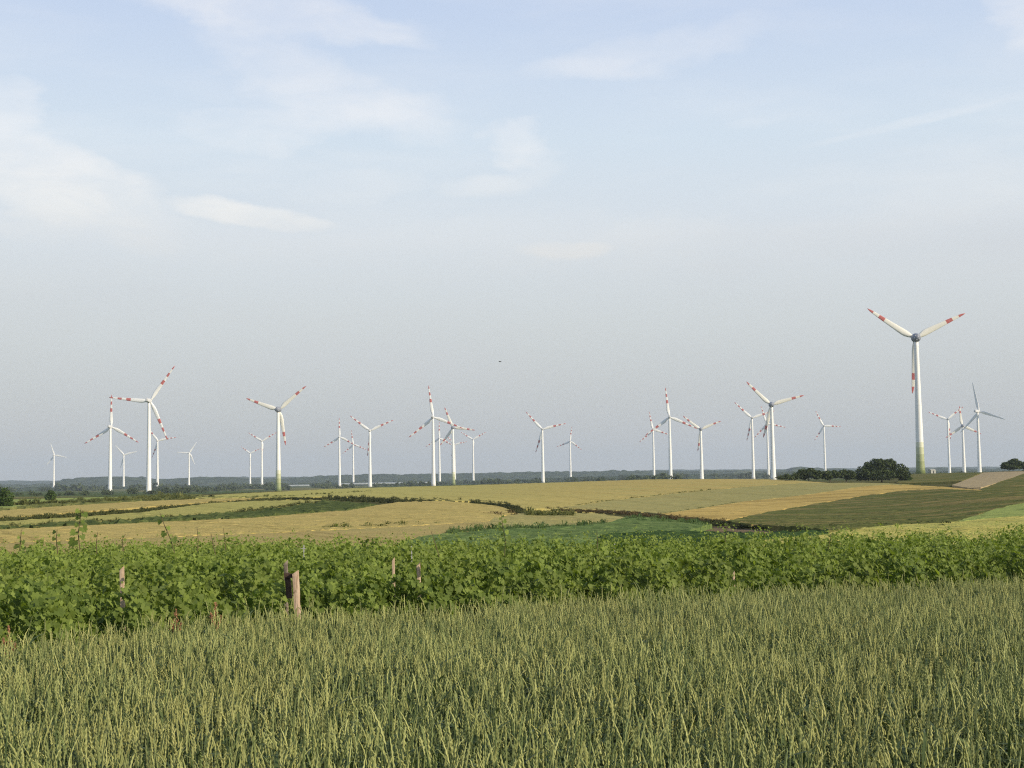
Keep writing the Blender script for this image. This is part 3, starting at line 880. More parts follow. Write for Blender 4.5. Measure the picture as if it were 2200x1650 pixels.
post(899, 1214, 0, 8.5, 7, 'wooden post half sunk in vine leaves, second in size', fwd=0.0)
post(845, 1206, 0, 6.0, 3, 'thin wooden post top peeking out of the vines behind a stouter post', fwd=0.0)
post(262, 1224, 0, 9.5, 9, 'peeling pale wooden post wrapped in vine leaves beside the dock plants', fwd=0.0)
post(1576, 1233, 0, 5.0, 3, 'short slim wooden post standing alone against the vines far from the others', fwd=0.0)
post(614, 1207, 0, 9, 3, 'grey broken post top sticking out just behind the tall split post', fwd=0.0)[0].children[0].data.materials[0] = M_GREYWOOD
m_st = mwire
stake_lab = ['thin pale metal stake above the vines behind the tall split post', 'thin pale metal stake above the vines behind the stouter wooden posts', 'thin pale metal stake standing alone above the vines before the maize']
for i, (px, py, k) in enumerate(((653, 1171, 4), (885, 1173, 4), (1322, 1168, 4))):
    q, s_ = on_row(px, k)
    zt = z_for(px, py, q); zg = float(terr(q[0], q[1]))
    b = MB(); b.tube([(0, 0, -0.1), (0, 0, (zt - zg) * 0.5), (0, 0, zt - zg)], 0.009, 6); b.tube([(-0.05, 0, zt - zg - 0.06), (0.05, 0, zt - zg - 0.06)], 0.005, 5)
    o = link('vine_stake', b.mesh('vine_stake'), [m_st]); o.location = (q[0], q[1], zg)
    tag(o, stake_lab[i], 'stake', 'metal stakes in the vineyard')

# tall shoots that rise out of the rows
m_cane = plain('cane', (0.11, 0.085, 0.04), 0.7, 0.3, 10)
SH = [  # path px from top to bottom, row, leaves, label
    ([(174, 1092), (172, 1118), (168, 1146), (172, 1185)], 1, 9, 0.085, 'tall leafy vine shoot standing upright over the golden barley'),
    ([(343, 1100), (354, 1130), (367, 1160), (378, 1200)], 1, 6, 0.075, 'long slanting vine shoot with one big leaf near its foot'),
    ([(46, 1138), (44, 1160), (42, 1185)], 1, 4, 0.05, 'short hooked vine shoot farthest from the tall slanting one'),
    ([(123, 1137), (121, 1158), (124, 1190)], 1, 5, 0.06, 'bushy short vine shoot beside the tall leafy one'),
    ([(423, 1131), (426, 1160), (424, 1185)], 2, 2, 0.03, 'bare upright vine cane, first of three bare ones'),
    ([(453, 1145), (458, 1170), (464, 1195)], 1, 2, 0.03, 'bare vine cane bending slightly, between two straighter canes'),
    ([(480, 1134), (483, 1160), (485, 1182)], 2, 2, 0.03, 'bare thin vine cane, last of three bare ones'),
    ([(926, 1140), (934, 1165), (944, 1197)], 1, 1, 0.025, 'dark bare vine cane slanting before the green maize'),
    ([(1077, 1105), (1080, 1130), (1086, 1160), (1084, 1195)], 2, 12, 0.075, 'dark bushy vine shoot rising in front of the olive wheat patch'),
    ([(1282, 1140), (1284, 1160), (1283, 1185)], 2, 3, 0.055, 'short yellow-green vine shoot before the maize field'),
    ([(1564, 1122), (1561, 1140), (1558, 1165)], 2, 5, 0.07, 'pale leafy vine shoot rising in front of the ploughed strip'),
    ([(1786, 1143), (1784, 1155), (1780, 1180)], 2, 4, 0.055, 'small dark vine shoot before the light barley'),
    ([(210, 1143), (207, 1165), (208, 1190)], 2, 3, 0.06, 'slim vine shoot with a hanging leaf beside the tall leafy one'),
    ([(270, 1147), (262, 1160), (266, 1190)], 2, 3, 0.05, 'curled vine shoot tip over the row near the slanting one')]
for path, k, nl, ls, lab in SH:
    q, s_ = on_row(path[-1][0], k)
    P3 = [Vector(at_depth(px, py, q[1])) for px, py in path][::-1]
    o0 = P3[0].copy()
    root = empty('vine_shoot', o0); tag(root, lab, 'vine shoot', 'tall shoots of the grapevines')
    b = MB(); Pl = [p - o0 for p in P3]
    b.tube(Pl, [0.0055] * (len(Pl) - 1) + [0.0025], 5)
    link('cane', b.mesh('cane'), [m_cane], root)
    r = random.Random(int(path[0][0]))
    for i in range(nl):
        f = 0.15 + 0.85 * (i + 0.5) / nl
        g_ = f * (len(Pl) - 1); j = min(int(g_), len(Pl) - 2)
        c_ = Pl[j].lerp(Pl[j + 1], g_ - j)
        sg = 1 if i % 2 else -1
        sz = ls * r.uniform(0.75, 1.4) * (1.25 - 0.6 * f)
        c_ = c_ + Vector((sg * sz * 0.5, 0, -0.01))
        me = leaves_mesh('leaf', np.array([c_]), np.array([[sg * 0.3 + 0.3, -0.8, 0.5]]) + np.array([[r.uniform(-.5, .5), r.uniform(-.3, .3), r.uniform(-.3, .3)]]),
                         np.array([[sg * 0.6, -0.2, -0.7]]), np.array([sz]), np.array([r.uniform(0.1, 0.8)]))
        link('leaf', me, [m_vine], root)

# docks with rusty seed heads along the wheat edge
m_dock = plain('dock_seed', (0.27, 0.135, 0.07), 0.8, 0.4, 60)
m_dstem = plain('dock_stem', (0.22, 0.13, 0.06), 0.8, 0.3, 30)
for px, py, hp, lab in ((20, 1345, 55, 'rusty dock plant with pale orange seed spike at the end of the wheat edge'),
                        (378, 1309, 42, 'rusty dock plant between a pale post and a redder dock'),
                        (463, 1294, 52, 'darkest red dock plant with forked seed spikes')):
    q, s_ = on_row(px, -1)
    zt = z_for(px, py, q); zg = float(terr(q[0], q[1])); H = zt - zg
    root = empty('dock_plant', (q[0], q[1], zg)); tag(root, lab, 'wild plant', 'dock plants at the wheat edge')
    b = MB(); b.tube([(0.03, 0, 0), (0.01, 0, H * 0.5), (0, 0, H)], [0.006, 0.005, 0.002], 5)
    link('stem', b.mesh('stem'), [m_dstem], root)
    r = random.Random(px)
    for s3 in range(3):
        b = MB(); x0_ = [0.0, -0.05, 0.055][s3]; ln = [hp / F * q[1], hp * 0.6 / F * q[1], hp * .55 / F * q[1]][s3]; zt_ = H - [0, 0.10, 0.13][s3]
        for i in range(46):
            f = r.uniform(0, 1); w = 0.024 * (1.1 - f) + 0.006
            c_ = Vector((x0_ * (0.4 + 0.6 * f) + r.gauss(0, w * 0.5), r.gauss(0, w * 0.5), zt_ - ln + f * ln))
            a, e = r.uniform(0, 6.28), r.uniform(0.006, 0.013)
            u_, v_ = Vector((math.cos(a), math.sin(a), r.uniform(-.6, .6))) * e, Vector((-math.sin(a) * .5, math.cos(a) * .5, 1)) * e
            n_ = u_.cross(v_).normalized() * e * 0.6
            b.add([c_ - u_, c_ + v_, c_ + u_, c_ - v_, c_ + n_, c_ - n_], [(0, 1, 4), (1, 2, 4), (2, 3, 4), (3, 0, 4), (1, 0, 5), (2, 1, 5), (3, 2, 5), (0, 3, 5)])
        link('seed_spike', b.mesh('seed_spike'), [m_dock], root)

# ------------------------------------------------------------------ rough grass on field edges
def tuft(k):
    r = random.Random(500 + k); b = MB()
    for i in range(26):
        a = r.uniform(0, 6.28); ln = r.uniform(0.35, 1.0); sp = r.uniform(0.1, 0.55)
        o_ = Vector((r.uniform(-.25, .25), r.uniform(-.25, .25), 0))
        dv = Vector((math.cos(a), math.sin(a), 0)); sv = Vector((-math.sin(a), math.cos(a), 0)) * r.uniform(0.02, 0.05)
        b.add([o_ - sv, o_ + sv, o_ + dv * sp * ln * 0.4 + Vector((0, 0, ln * 0.6)) + sv, o_ + dv * sp * ln * 0.4 + Vector((0, 0, ln * 0.6)) - sv, o_ + dv * sp * ln + Vector((0, 0, ln))],
              [(0, 1, 2, 3), (3, 2, 4)])
        if i % 2:
            c_ = o_ + dv * 0.2 + Vector((0, 0, r.uniform(0.2, 0.75)))
            e = r.uniform(0.05, 0.11)
            b.add([c_ + Vector((r.uniform(-e, e), r.uniform(-e, e), r.uniform(-e, e))) * 1.5 for _ in range(4)], [(0, 1, 2), (0, 2, 3)])
    return b.mesh('tuft')


def verge(name, segs, mat, label, wmin=0.7):
    """segs: (polyline px, width px, height m, spacing per px, dmin)"""
    PT, RO, SC, ID = [], [], [], []
    for line, wd, hh, per, dm in segs:
        for (p, q) in zip(line[:-1], line[1:]):
            L = math.hypot(q[0] - p[0], q[1] - p[1])
            for _ in range(int(L * per)):
                f = random.random()
                px, py = p[0] + (q[0] - p[0]) * f, p[1] + (q[1] - p[1]) * f + random.uniform(-0.5, 0.5) * wd
                a, s = hit(px, py, 0.3 + hh * 0.5, dm)
                PT.append(pos(a, s, 0.30))
                h = hh * (random.uniform(0.45, 1.1) + (0.7 if random.random() < 0.07 else 0)) * (0.75 + 0.5 * abs(math.sin(px * 0.11 + py)))
                w = max(h, wmin) * random.uniform(0.8, 1.5)
                RO.append((0, 0, random.uniform(0, 6.28))); SC.append((w, w, h)); ID.append(random.randrange(6))
    return gn_stuff(name, np.array(PT), np.array(RO), np.array(SC), np.array(ID), [(tuft(k), (mat,)) for k in range(6)], label)


m_vdark = leafy('hedge_and_furrow_shade_leaf', (0.03, 0.04, 0.016), (0.085, 0.095, 0.036), 0.15, 0.7, 0.1, 'RANDOM')
m_vmid = leafy('verge_leaf', (0.075, 0.095, 0.03), (0.19, 0.20, 0.07), 0.25, 0.7, 0.1, 'RANDOM')
m_vdg = leafy('bank_leaf', (0.06, 0.075, 0.026), (0.15, 0.16, 0.058), 0.25, 0.7, 0.1, 'RANDOM')
m_vgrn = leafy('maize_leaf', (0.075, 0.13, 0.045), (0.15, 0.22, 0.08), 0.3, 0.6, 0.15, 'RANDOM')
m_vbrn = leafy('verge_brown', (0.075, 0.06, 0.03), (0.16, 0.12, 0.055), 0.2, 0.7, 0.1, 'RANDOM')
verge('hedge_and_furrow_shade_growth', [
    ([(690, 1070), (740, 1070), (790, 1072), (850, 1074), (905, 1074)], 8, 0.6, 1.8, 200),
    ([(600, 1070), (690, 1070)], 2.5, 0.5, 1.1, 200),
    ([(905, 1074), (990, 1075)], 2, 0.4, 1.2, 200),
    ([(1010, 1077), (1050, 1080), (1090, 1084), (1112, 1092), (1120, 1098)], 5, 0.5, 1.6, 150),
    ([(1085, 1097), (1120, 1101)], 3, 0.5, 1.5, 120),
    ([(1500, 1119), (1570, 1122), (1640, 1127), (1700, 1131), (1800, 1134)], 3, 0.25, 1.5, 80),
    ([(1530, 1126), (1600, 1130), (1690, 1134)], 1.6, 0.22, 1.4, 80),
    ([(360, 1067), (460, 1066.5)], 1.4, 0.6, 1.8, 300),
    ([(1880, 1131), (1960, 1129), (2030, 1129)], 1.4, 0.25, 1.4, 80),  # last two strips: tufts standing in for furrow shadow in the barley
    ([(2005, 1138), (2030, 1135)], 1.5, 0.25, 1.4, 80)], m_vdark, 'dark ragged hedge growth along the ditches between fields, and dark tufts for furrow shade')
verge('verge_grass', [
            ([(20, 1091), (150, 1079), (290, 1070), (420, 1066)], 9, 1.0, 1.6, 300),
    ([(420, 1069), (520, 1068), (600, 1067), (700, 1061), (800, 1055)], 2, 0.5, 0.9, 250),
    ([(1240, 1086), (1330, 1073.5), (1450, 1060.5), (1600, 1046.5)], 0.8, 0.38, 1.3, 150),
    ([(1420, 1104.5), (1500, 1093.5), (1600, 1077.5)], 0.8, 0.38, 1.0, 100),
    ([(1130, 1103), (1230, 1104)], 4, 0.65, 1.2, 100),
    ([(700, 1137), (860, 1129), (960, 1122)], 6, 0.35, 0.25, 80)], m_vmid, 'rough olive grass on the banks between the field strips')
verge('bank_grass', [
    ([(-250, 1128), (0, 1116), (150, 1107), (300, 1096), (450, 1081), (560, 1073), (610, 1071)], 4, 0.38, 2.0, 120),
    ([(-250, 1139), (0, 1133.5), (300, 1119), (500, 1104)], 2.2, 0.35, 2.0, 90),
    ([(500, 1103), (560, 1096), (640, 1084), (700, 1078), (730, 1076)], 2.0, 0.5, 1.5, 120)], m_vdg, 'dark olive grass on the banks between the barley strips')
verge('maize_growth', [
    ([(960, 1147), (1060, 1138), (1150, 1136), (1300, 1126)], 3, 0.4, 1.6, 60),
    ([(1345, 1114), (1450, 1120), (1520, 1127)], 6, 0.45, 1.4, 70)], m_vgrn, 'upright green maize tops at the crop edges', 0.35)
verge('brown_verge_grass', [
    ([(1165, 1092), (1280, 1097), (1370, 1103), (1450, 1111), (1520, 1117)], 4, 0.32, 1.8, 100),
    ([(1450, 1112), (1560, 1120)], 3.5, 0.3, 1.4, 90),
    ([(1040, 1104), (1110, 1104)], 5, 0.4, 0.8, 100)], m_vbrn, 'dry brownish grass along the field track')


# ------------------------------------------------------------------ trees
m_crown = leafy('dark_crown', (0.032, 0.050, 0.018), (0.115, 0.15, 0.05), 0.2, 0.6, 0.15)
m_crown2 = leafy('green_crown', (0.04, 0.075, 0.018), (0.11, 0.165, 0.04), 0.3, 0.6, 0.15)
m_crown3 = leafy('far_crown', (0.04, 0.058, 0.024), (0.10, 0.125, 0.05), 0.2, 0.7, 0.1)
m_bark = plain('bark', (0.10, 0.08, 0.06), 0.9, 0.4, 4)


def quads(C, size, tone, flat=0.0, nbias=None):
    n = len(C)
    Nn = rng.normal(0, 1, (n, 3))
    if nbias is not None: Nn += nbias
    Nn /= np.linalg.norm(Nn, axis=1, keepdims=True)
    Tt = rng.normal(0, 1, (n, 3)); X = np.cross(Nn, Tt); X /= np.linalg.norm(X, axis=1, keepdims=True); Y = np.cross(Nn, X)
    s = size[:, None]
    V = np.stack([C - X * s, C - Y * s * 0.55, C + X * s, C + Y * s * 0.55], 1).reshape(-1, 3)
    return V, (np.arange(n)[:, None] * 4 + np.arange(4)[None]), np.repeat(tone, 4)


def crown_pts(lobes, n, shell=0.55):
    """points spread through the outer parts of several lobes (x,y,z,rx,ry,rz)"""
    lobes = np.array(lobes)
    wgt = lobes[:, 3] * lobes[:, 5]; wgt /= wgt.sum()
    k = rng.choice(len(lobes), n, p=wgt)
    d = rng.normal(0, 1, (n, 3)); d /= np.linalg.norm(d, axis=1, keepdims=True)
    r = shell + (1.05 - shell) * rng.uniform(0, 1, n) ** 0.6
    lump = 1 + 0.16 * np.sin(d[:, 0] * 5 + k) * np.cos(d[:, 2] * 6 + k * 1.7)
    return lobes[k, :3] + d * lobes[k, 3:6] * (r * lump)[:, None], d


def tree(name, px, py_base, D, lobes_px, n, leaf, label, cat='tree', mat=None, group=None, trunk=0.25, tw=None):
    """lobes in photo pixels relative to the base: (dx, up, rx, rz)"""
    a = col_az(px)
    sc = D / F
    base = Vector((D * math.sin(a), D * math.cos(a), 0)); base.z = float(terr_as(a, math.log(D)))
    zb = at_dist(px, py_base, D)[2]
    root = empty(name, base); tag(root, label, cat, group)
    dz = zb - base.z
    lobes = [(dx * sc, random.uniform(-.35, .35) * rx * sc, u * sc + dz, rx * sc, rx * sc * 0.9, rz * sc) for dx, u, rx, rz in lobes_px]
    C, d = crown_pts(lobes, n)
    C[:, 2] = np.maximum(C[:, 2], 0.05)
    tone = np.clip(rng.beta(2, 2, n) * 0.8 + 0.2 * d[:, 2] * 0, 0, 1)
    V, Q_, tn = quads(C, rng.uniform(0.6, 1.3, n) * leaf, tone, nbias=d * 0.9)
    link('crown', np_mesh('crown', V, [Q_], False, attrs={'tone': tn}), [mat or m_crown], root)
    b = MB()
    hh = max(l[2] for l in lobes); tw = tw or 0.045 * hh + 0.05
    b.tube([(0, 0, -0.2), (tw * .3, 0, hh * 0.3), (0, 0, hh * 0.7)], [tw, tw * 0.7, tw * 0.25], 8)
    for l in lobes[:5]:
        b.tube([(0, 0, hh * 0.22), (l[0] * 0.5, l[1] * 0.5, (hh * 0.22 + l[2]) * 0.5), (l[0], l[1], l[2])], [tw * 0.5, tw * 0.35, tw * 0.1], 6)
    link('trunk', b.mesh('trunk'), [m_bark], root)
    return root


tree('broad_tree', 1894, 1032, 485, [(-35, 16, 20, 15), (-12, 26, 24, 18), (12, 28, 22, 17), (35, 20, 18, 14), (0, 12, 44, 12), (48, 10, 12, 10), (-46, 8, 11, 8), (-5, 33, 14, 12), (22, 34, 10, 9), (-25, 28, 9, 7), (44, 17, 8, 7)], 9000, 0.34,
     'big broad dark tree on the crest beside the largest turbine')
tree('round_bush', 1737, 1031, 470, [(-12, 12, 13, 11), (4, 14, 15, 10), (18, 10, 12, 9)], 2200, 0.38, 'rounded dark bush, tallest of the bushes on the crest', 'bush', None, 'dark bushes on the crest')
tree('round_bush', 1783, 1031, 475, [(-8, 10, 14, 9), (10, 11, 13, 8)], 1700, 0.36, 'low dark bush in the middle of the bush row', 'bush', None, 'dark bushes on the crest')
tree('round_bush', 1818, 1031, 478, [(-6, 12, 12, 9), (8, 10, 13, 9)], 1700, 0.36, 'dark bush next to the big broad tree', 'bush', None, 'dark bushes on the crest')
tree('round_bush', 1690, 1030, 455, [(-12, 4, 10, 4), (0, 6, 7, 6), (9, 4, 9, 5)], 900, 0.3, 'lowest dark scrubby bush at the end of the bush row', 'bush', None, 'dark bushes on the crest')
tree('round_bush', 1706, 1030, 458, [(0, 7, 3.5, 7), (5, 5, 5, 5)], 450, 0.28, 'narrow pointed dark bush between low scrub and the tallest bush', 'bush', None, 'dark bushes on the crest')
tree('round_bush', 1942, 1034, 490, [(0, 9, 12, 9), (8, 5, 9, 6)], 900, 0.36, 'greener bush tucked against the sunny side of the big broad tree', 'bush', m_crown2, 'dark bushes on the crest')
tree('spreading_tree', 2177, 1009.5, 640, [(-12, 9, 11, 7), (4, 13, 14, 9), (18, 9, 10, 7), (-2, 6, 20, 5), (28, 7, 12, 6)], 2800, 0.5, 'small spreading dark tree on the hilltop above the brown strip')
tree('leafy_tree', 3, 1094, 285, [(-12, 20, 16, 16), (6, 24, 17, 18), (12, 12, 14, 12), (-5, 34, 12, 9)], 2600, 0.2, 'sunlit green tree at the edge of the golden strip', 'tree', m_crown2)
tree('leafy_tree', 108, 1080, 430, [(-4, 10, 7, 8), (4, 13, 8, 10), (0, 20, 5, 6)], 900, 0.28, 'small lone bushy tree in the light green field', 'tree', m_crown2)

# trees one can tell apart in the belt at the foot of the hills
BT = [(285, 1062, 1190, 12, 13, 'rounded dark tree in the belt beside the tall turbine with horizontal blade'),
      (326, 1063, 1180, 9, 9, 'small dark tree hiding the foot of the tall turbine with horizontal blade'),
      (356, 1060, 1300, 9, 12, 'dark tree just past the foot of the tall turbine with horizontal blade'),
      (403, 1060, 1400, 8, 12, 'dark tree at the foot of the small plain white turbine with level blade'),
      (232, 1066, 1150, 12, 8, 'low dark tree beside the foot of the turbine with upright blade'),
      (82, 1070, 1050, 9, 9, 'dark belt tree near the lone bushy tree'),
      (150, 1067, 1080, 12, 9, 'low dark belt tree beyond the light green field')]
for px, py, D, w, h, lab in BT:
    tree('belt_tree', px, py, D, [(-w * .4, h * .5, w * .6, h * .5), (w * .35, h * .55, w * .6, h * .5)], 320, 0.7, lab, 'tree', m_crown3, 'trees in the belt across the plain')

# the rest of the belt reads as one mass
TV, TQ, TT = [], [], []
nb = 0
SEG = [  # x0, x1, D0, D1, count, height m min, max
    (-200, 230, 950, 1250, 60, 1.6, 3.2), (215, 470, 1250, 1500, 60, 1.8, 4.2), (330, 620, 1700, 2300, 110, 3, 6),
    (410, 720, 2300, 3200, 200, 5, 10), (680, 1330, 1900, 2600, 170, 3, 7), (840, 1320, 2700, 3600, 180, 5, 10),
    (1280, 1460, 1500, 2200, 60, 4, 8), (1250, 1720, 2600, 3600, 150, 6, 12), (1940, 2300, 1500, 2600, 90, 2.5, 5), (-200, 420, 2400, 3400, 220, 5, 11), (1700, 2300, 3200, 4200, 80, 6, 11), (-250, 2400, 4200, 5200, 420, 7, 14)]
for x0_, x1_, D0_, D1_, cnt, h0, h1 in SEG:
    for _ in range(cnt):
        px = random.uniform(x0_, x1_); D = random.uniform(D0_, D1_)
        if math.sin(px * 0.031 + D0_) > 0.75 and D < 4000: continue
        a = col_az(px); H = random.uniform(h0, h1) * (1 if random.random() > 0.15 else 1.35); w = H * random.uniform(0.45, 0.9)
        zb = float(terr_as(a, math.log(D)))
        c0 = np.array([D * math.sin(a), D * math.cos(a), zb + H * 0.45])
        nq = 34
        d = rng.normal(0, 1, (nq, 3)); d /= np.linalg.norm(d, axis=1, keepdims=True)
        C = c0 + d * np.array([w, w, H * 0.52]) * rng.uniform(0.5, 1.0, (nq, 1))
        V, Q_, tn = quads(C, rng.uniform(0.7, 1.3, nq) * H * 0.26, np.clip(rng.normal(random.uniform(0.2, 0.7), 0.2, nq), 0, 1), nbias=d)
        TV.append(V); TQ.append(Q_ + nb); TT.append(tn); nb += len(V)
tag(link('far_tree_belt', np_mesh('far_tree_belt', np.concatenate(TV), [np.concatenate(TQ)], False, attrs={'tone': np.concatenate(TT)}), [m_crown3]), kind='stuff', label='dark belt of far trees across the plain')

# wooded hills along the horizon
def hills(name, D, depth, tops, mat, seed, bump=7.0):
    r2 = np.random.default_rng(seed)
    px = np.linspace(-900, 3100, 900)
    ty = np.interp(px, [a for a, b in tops], [b for a, b in tops])
    nd = 22
    V = np.zeros((len(px), nd, 3))
    for i, (x, y) in enumerate(zip(px, ty)):
        a = col_az(x)
        zt = at_dist(x, y, D)[2]
        for j in range(nd):
            f = j / (nd - 1)
            dd = D - depth / 2 + depth * f
            zb = float(terr_as(a, math.log(dd))) - 3
            prof = math.sin(math.pi * min(1, f * 1.0)) ** 0.7
            z = zb + (zt - zb) * prof
            V[i, j] = (dd * math.sin(a), dd * math.cos(a), z)
    nz = r2.normal(0, 1, (len(px), nd))
    kx = np.exp(-0.5 * (np.arange(-3, 4) / 1.1) ** 2); kx /= kx.sum()
    nz = np.apply_along_axis(lambda v: np.convolve(v, kx, 'same'), 0, nz)
    lowz = np.apply_along_axis(lambda v: np.convolve(v, np.ones(25) / 25, 'same'), 0, r2.normal(0, 1, (len(px), nd)))
    V[:, 1:-1, 2] += bump * 0.7 * nz[:, 1:-1] + bump * 1.6 * lowz[:, 1:-1]
    V[:, :, 0] += r2.normal(0, 1.5, (len(px), nd))
    i_ = np.arange(len(px) - 1)[:, None]; j_ = np.arange(nd - 1)[None]
    Q_ = np.stack([i_ * nd + j_, (i_ + 1) * nd + j_, (i_ + 1) * nd + j_ + 1, i_ * nd + j_ + 1], -1).reshape(-1, 4)
    return tag(link(name, np_mesh(name, V.reshape(-1, 3), [Q_], False), [mat]), kind='structure')


mhl, t = material('wooded_hill')
g = t.node('ShaderNodeNewGeometry').outputs['Position']
c = t.mix(t.rng(t.noise(g, 0.02, 5, 0.7), 0.35, 0.65), (0.02, 0.032, 0.014), (0.055, 0.075, 0.03))
c = t.mix(t.rng(t.noise(t.mapping(g, (1, 0.4, 1)), 0.0016, 3), 0.58, 0.64, 0, 0.6), c, (0.12, 0.13, 0.06))
d_ = t.node('ShaderNodeBsdfDiffuse'); t.put(d_.inputs[0], c); t.l.new(d_.outputs[0], t.out.inputs[0])
hills('wooded_hills', 5600, 1300, [(-900, 1042), (-300, 1040), (0, 1043), (105, 1041), (135, 1030), (200, 1026.5), (270, 1025), (315, 1027), (350, 1032), (400, 1028), (450, 1025), (520, 1027), (560, 1029), (620, 1029), (665, 1025), (690, 1022), (740, 1021), (800, 1019), (880, 1019), (1000, 1017), (1100, 1015.5), (1200, 1014), (1300, 1013), (1330, 1011.5), (1400, 1012), (1480, 1013), (1560, 1011), (1640, 1012), (1690, 1009.5), (1705, 1004), (1740, 1006), (1790, 1009), (1900, 1010), (2000, 1007), (2100, 1008), (2250, 1006), (3100, 1000)], mhl, 3, 5.0)
hills('near_woods', 3700, 700, [(-900, 1052), (-200, 1052), (0, 1050.5), (60, 1049), (130, 1050), (180, 1046), (300, 1047), (340, 1045), (420, 1046), (470, 1043), (520, 1041.5), (600, 1042), (680, 1039.5), (760, 1037.5), (850, 1037.5), (900, 1036), (1000, 1034.5), (1100, 1031.5), (1200, 1028.5), (1300, 1024.5), (1400, 1022), (1500, 1019.5), (1600, 1018), (1720, 1014), (1800, 1015), (2200, 1013), (3100, 1000)], mhl, 9, 3.0)
hills('far_hills', 9300, 2400, [(-900, 1038), (0, 1033.5), (95, 1033), (200, 1031), (360, 1029), (480, 1024.5), (520, 1025), (600, 1024), (640, 1025), (700, 1024), (900, 1021), (1200, 1017), (1440, 1009.5), (1560, 1009), (1660, 1008.5), (1800, 1006.5), (1950, 1004.5), (2050, 1003.5), (2200, 1002.5), (3100, 990)], mhl, 5, 4.0)

# ------------------------------------------------------------------ wind turbines
def paint(name, col):
    return plain(name, col, 0.45, 0.03, 0.4, 0.4)


m_white = paint('turbine_white', (0.88, 0.88, 0.85))
m_cream = paint('turbine_cream', (0.83, 0.81, 0.72))
m_red = paint('signal_red', (0.53, 0.14, 0.12))
m_shade_grey = paint('nacelle_shade_grey', (0.23, 0.25, 0.30))  # darkened so nacelle and hub hold their shade in the colour
m_lgrey = paint('nacelle_light', (0.62, 0.63, 0.64))
m_bgrey = paint('blade_grey', (0.42, 0.44, 0.47))


def tower_mat(name, greens):
    m, t = material(name)
    tc = t.node('ShaderNodeTexCoord').outputs['Object']
    sp_ = t.node('ShaderNodeSeparateXYZ'); t.l.new(tc, sp_.inputs[0])
    nz_ = t.noise(t.mapping(tc, (1, 1, 0.08)), 1.2, 5)
    base = t.mix(t.rng(nz_, 0.3, 0.75), (0.88, 0.88, 0.85), (0.80, 0.80, 0.76))
    # flange joints between the tower sections
    ln = t.math('FRACT', t.math('MULTIPLY', sp_.outputs[2], 1 / 22.0))
    base = t.mix(t.rng(ln, 0.006, 0.012, 0.35, 0.0, False), base, (0.4, 0.4, 0.4))
    if greens:
        gcol = t.ramp(t.math('DIVIDE', sp_.outputs[2], 22.0, clamp=True), greens, 'CONSTANT')
        base = t.mix(t.math('LESS_THAN', sp_.outputs[2], 21.0), base, gcol)
    p = t.node('ShaderNodeBsdfPrincipled'); t.put(p.inputs['Base Color'], base); p.inputs['Roughness'].default_value = 0.45
    t.l.new(p.outputs[0], t.out.inputs[0])
    return m


m_tow = tower_mat('tower_white', None)
m_towg = tower_mat('tower_green_foot', [(0.0, (0.20, 0.24, 0.085)), (0.2, (0.27, 0.31, 0.13)), (0.4, (0.37, 0.40, 0.20)), (0.6, (0.50, 0.52, 0.32)), (0.8, (0.66, 0.67, 0.50))])


def tower_mesh(h, rb, rtp, n=28):
    b = MB(); rings = []
    for i in range(25):
        f = i / 24
        r = rb + (rtp - rb) * (f ** 0.85) + 0.35 * rb * max(0, 1 - f / 0.10) ** 2 * 0.35
        rings.append([(r * math.cos(2 * math.pi * k / n), r * math.sin(2 * math.pi * k / n), f * h) for k in range(n)])
    b.loft(rings)
    return b.mesh('tower', True)


def blade_mesh(kind, Rr):
    """blade along +Z, chord along X, rotor axis along Y"""
    if kind == 'A':
        st = [(0.03, 0.045, 1.0), (0.07, 0.05, 0.9), (0.12, 0.078, 0.55), (0.18, 0.098, 0.36), (0.24, 0.102, 0.28), (0.35, 0.092, 0.22), (0.5, 0.078, 0.18), (0.63, 0.066, 0.16),
              (0.75, 0.055, 0.15), (0.875, 0.043, 0.14), (0.94, 0.030, 0.13), (0.98, 0.014, 0.12), (1.0, 0.004, 0.12)]
        bands = [(0.63, 0.75), (0.875, 1.1)]
    else:
        st = [(0.025, 0.042, 1.0), (0.06, 0.042, 0.95), (0.12, 0.062, 0.6), (0.18, 0.080, 0.38), (0.24, 0.083, 0.28), (0.35, 0.073, 0.22), (0.47, 0.062, 0.19), (0.58, 0.053, 0.17),
              (0.69, 0.044, 0.16), (0.79, 0.037, 0.15), (0.90, 0.029, 0.14), (0.96, 0.021, 0.13), (1.0, 0.007, 0.12)]
        bands = [(0.47, 0.58), (0.69, 0.79), (0.90, 1.1)] if kind == 'B' else []
    b = MB(); rings = []; mats = []
    n = 12
    for i, (r, c, th) in enumerate(st):
        tw = R(5) * max(0, 1 - r / 0.9) ** 1.5
        ring = []
        off = -0.18 * c * (1 - th) * Rr
        for k in range(n):
            a = 2 * math.pi * k / n
            x = math.cos(a) * c * Rr / 2 + off
            y = math.sin(a) * c * th * Rr / 2 * (1 - 0.35 * math.cos(a) * (1 - th))
            ring.append((x * math.cos(tw) - y * math.sin(tw), x * math.sin(tw) + y * math.cos(tw), r * Rr))
        rings.append(ring)
        if i:
            mid = (st[i - 1][0] + r) / 2
            mats.append(1 if any(a0 <= mid < a1 for a0, a1 in bands) else 0)
    b.loft(rings, cap=True, mats=mats)
    b.m[-1] = mats[-1]
    return b.mesh('blade', True)


def spin(prof, n=20, axis='y'):
    """surface of revolution about the Y axis from (y, r) pairs"""
    b = MB()
    b.loft([[(max(r, 0.001) * math.cos(2 * math.pi * k / n), y, max(r, 0.001) * math.sin(2 * math.pi * k / n)) for k in range(n)] for y, r in prof])
    return b


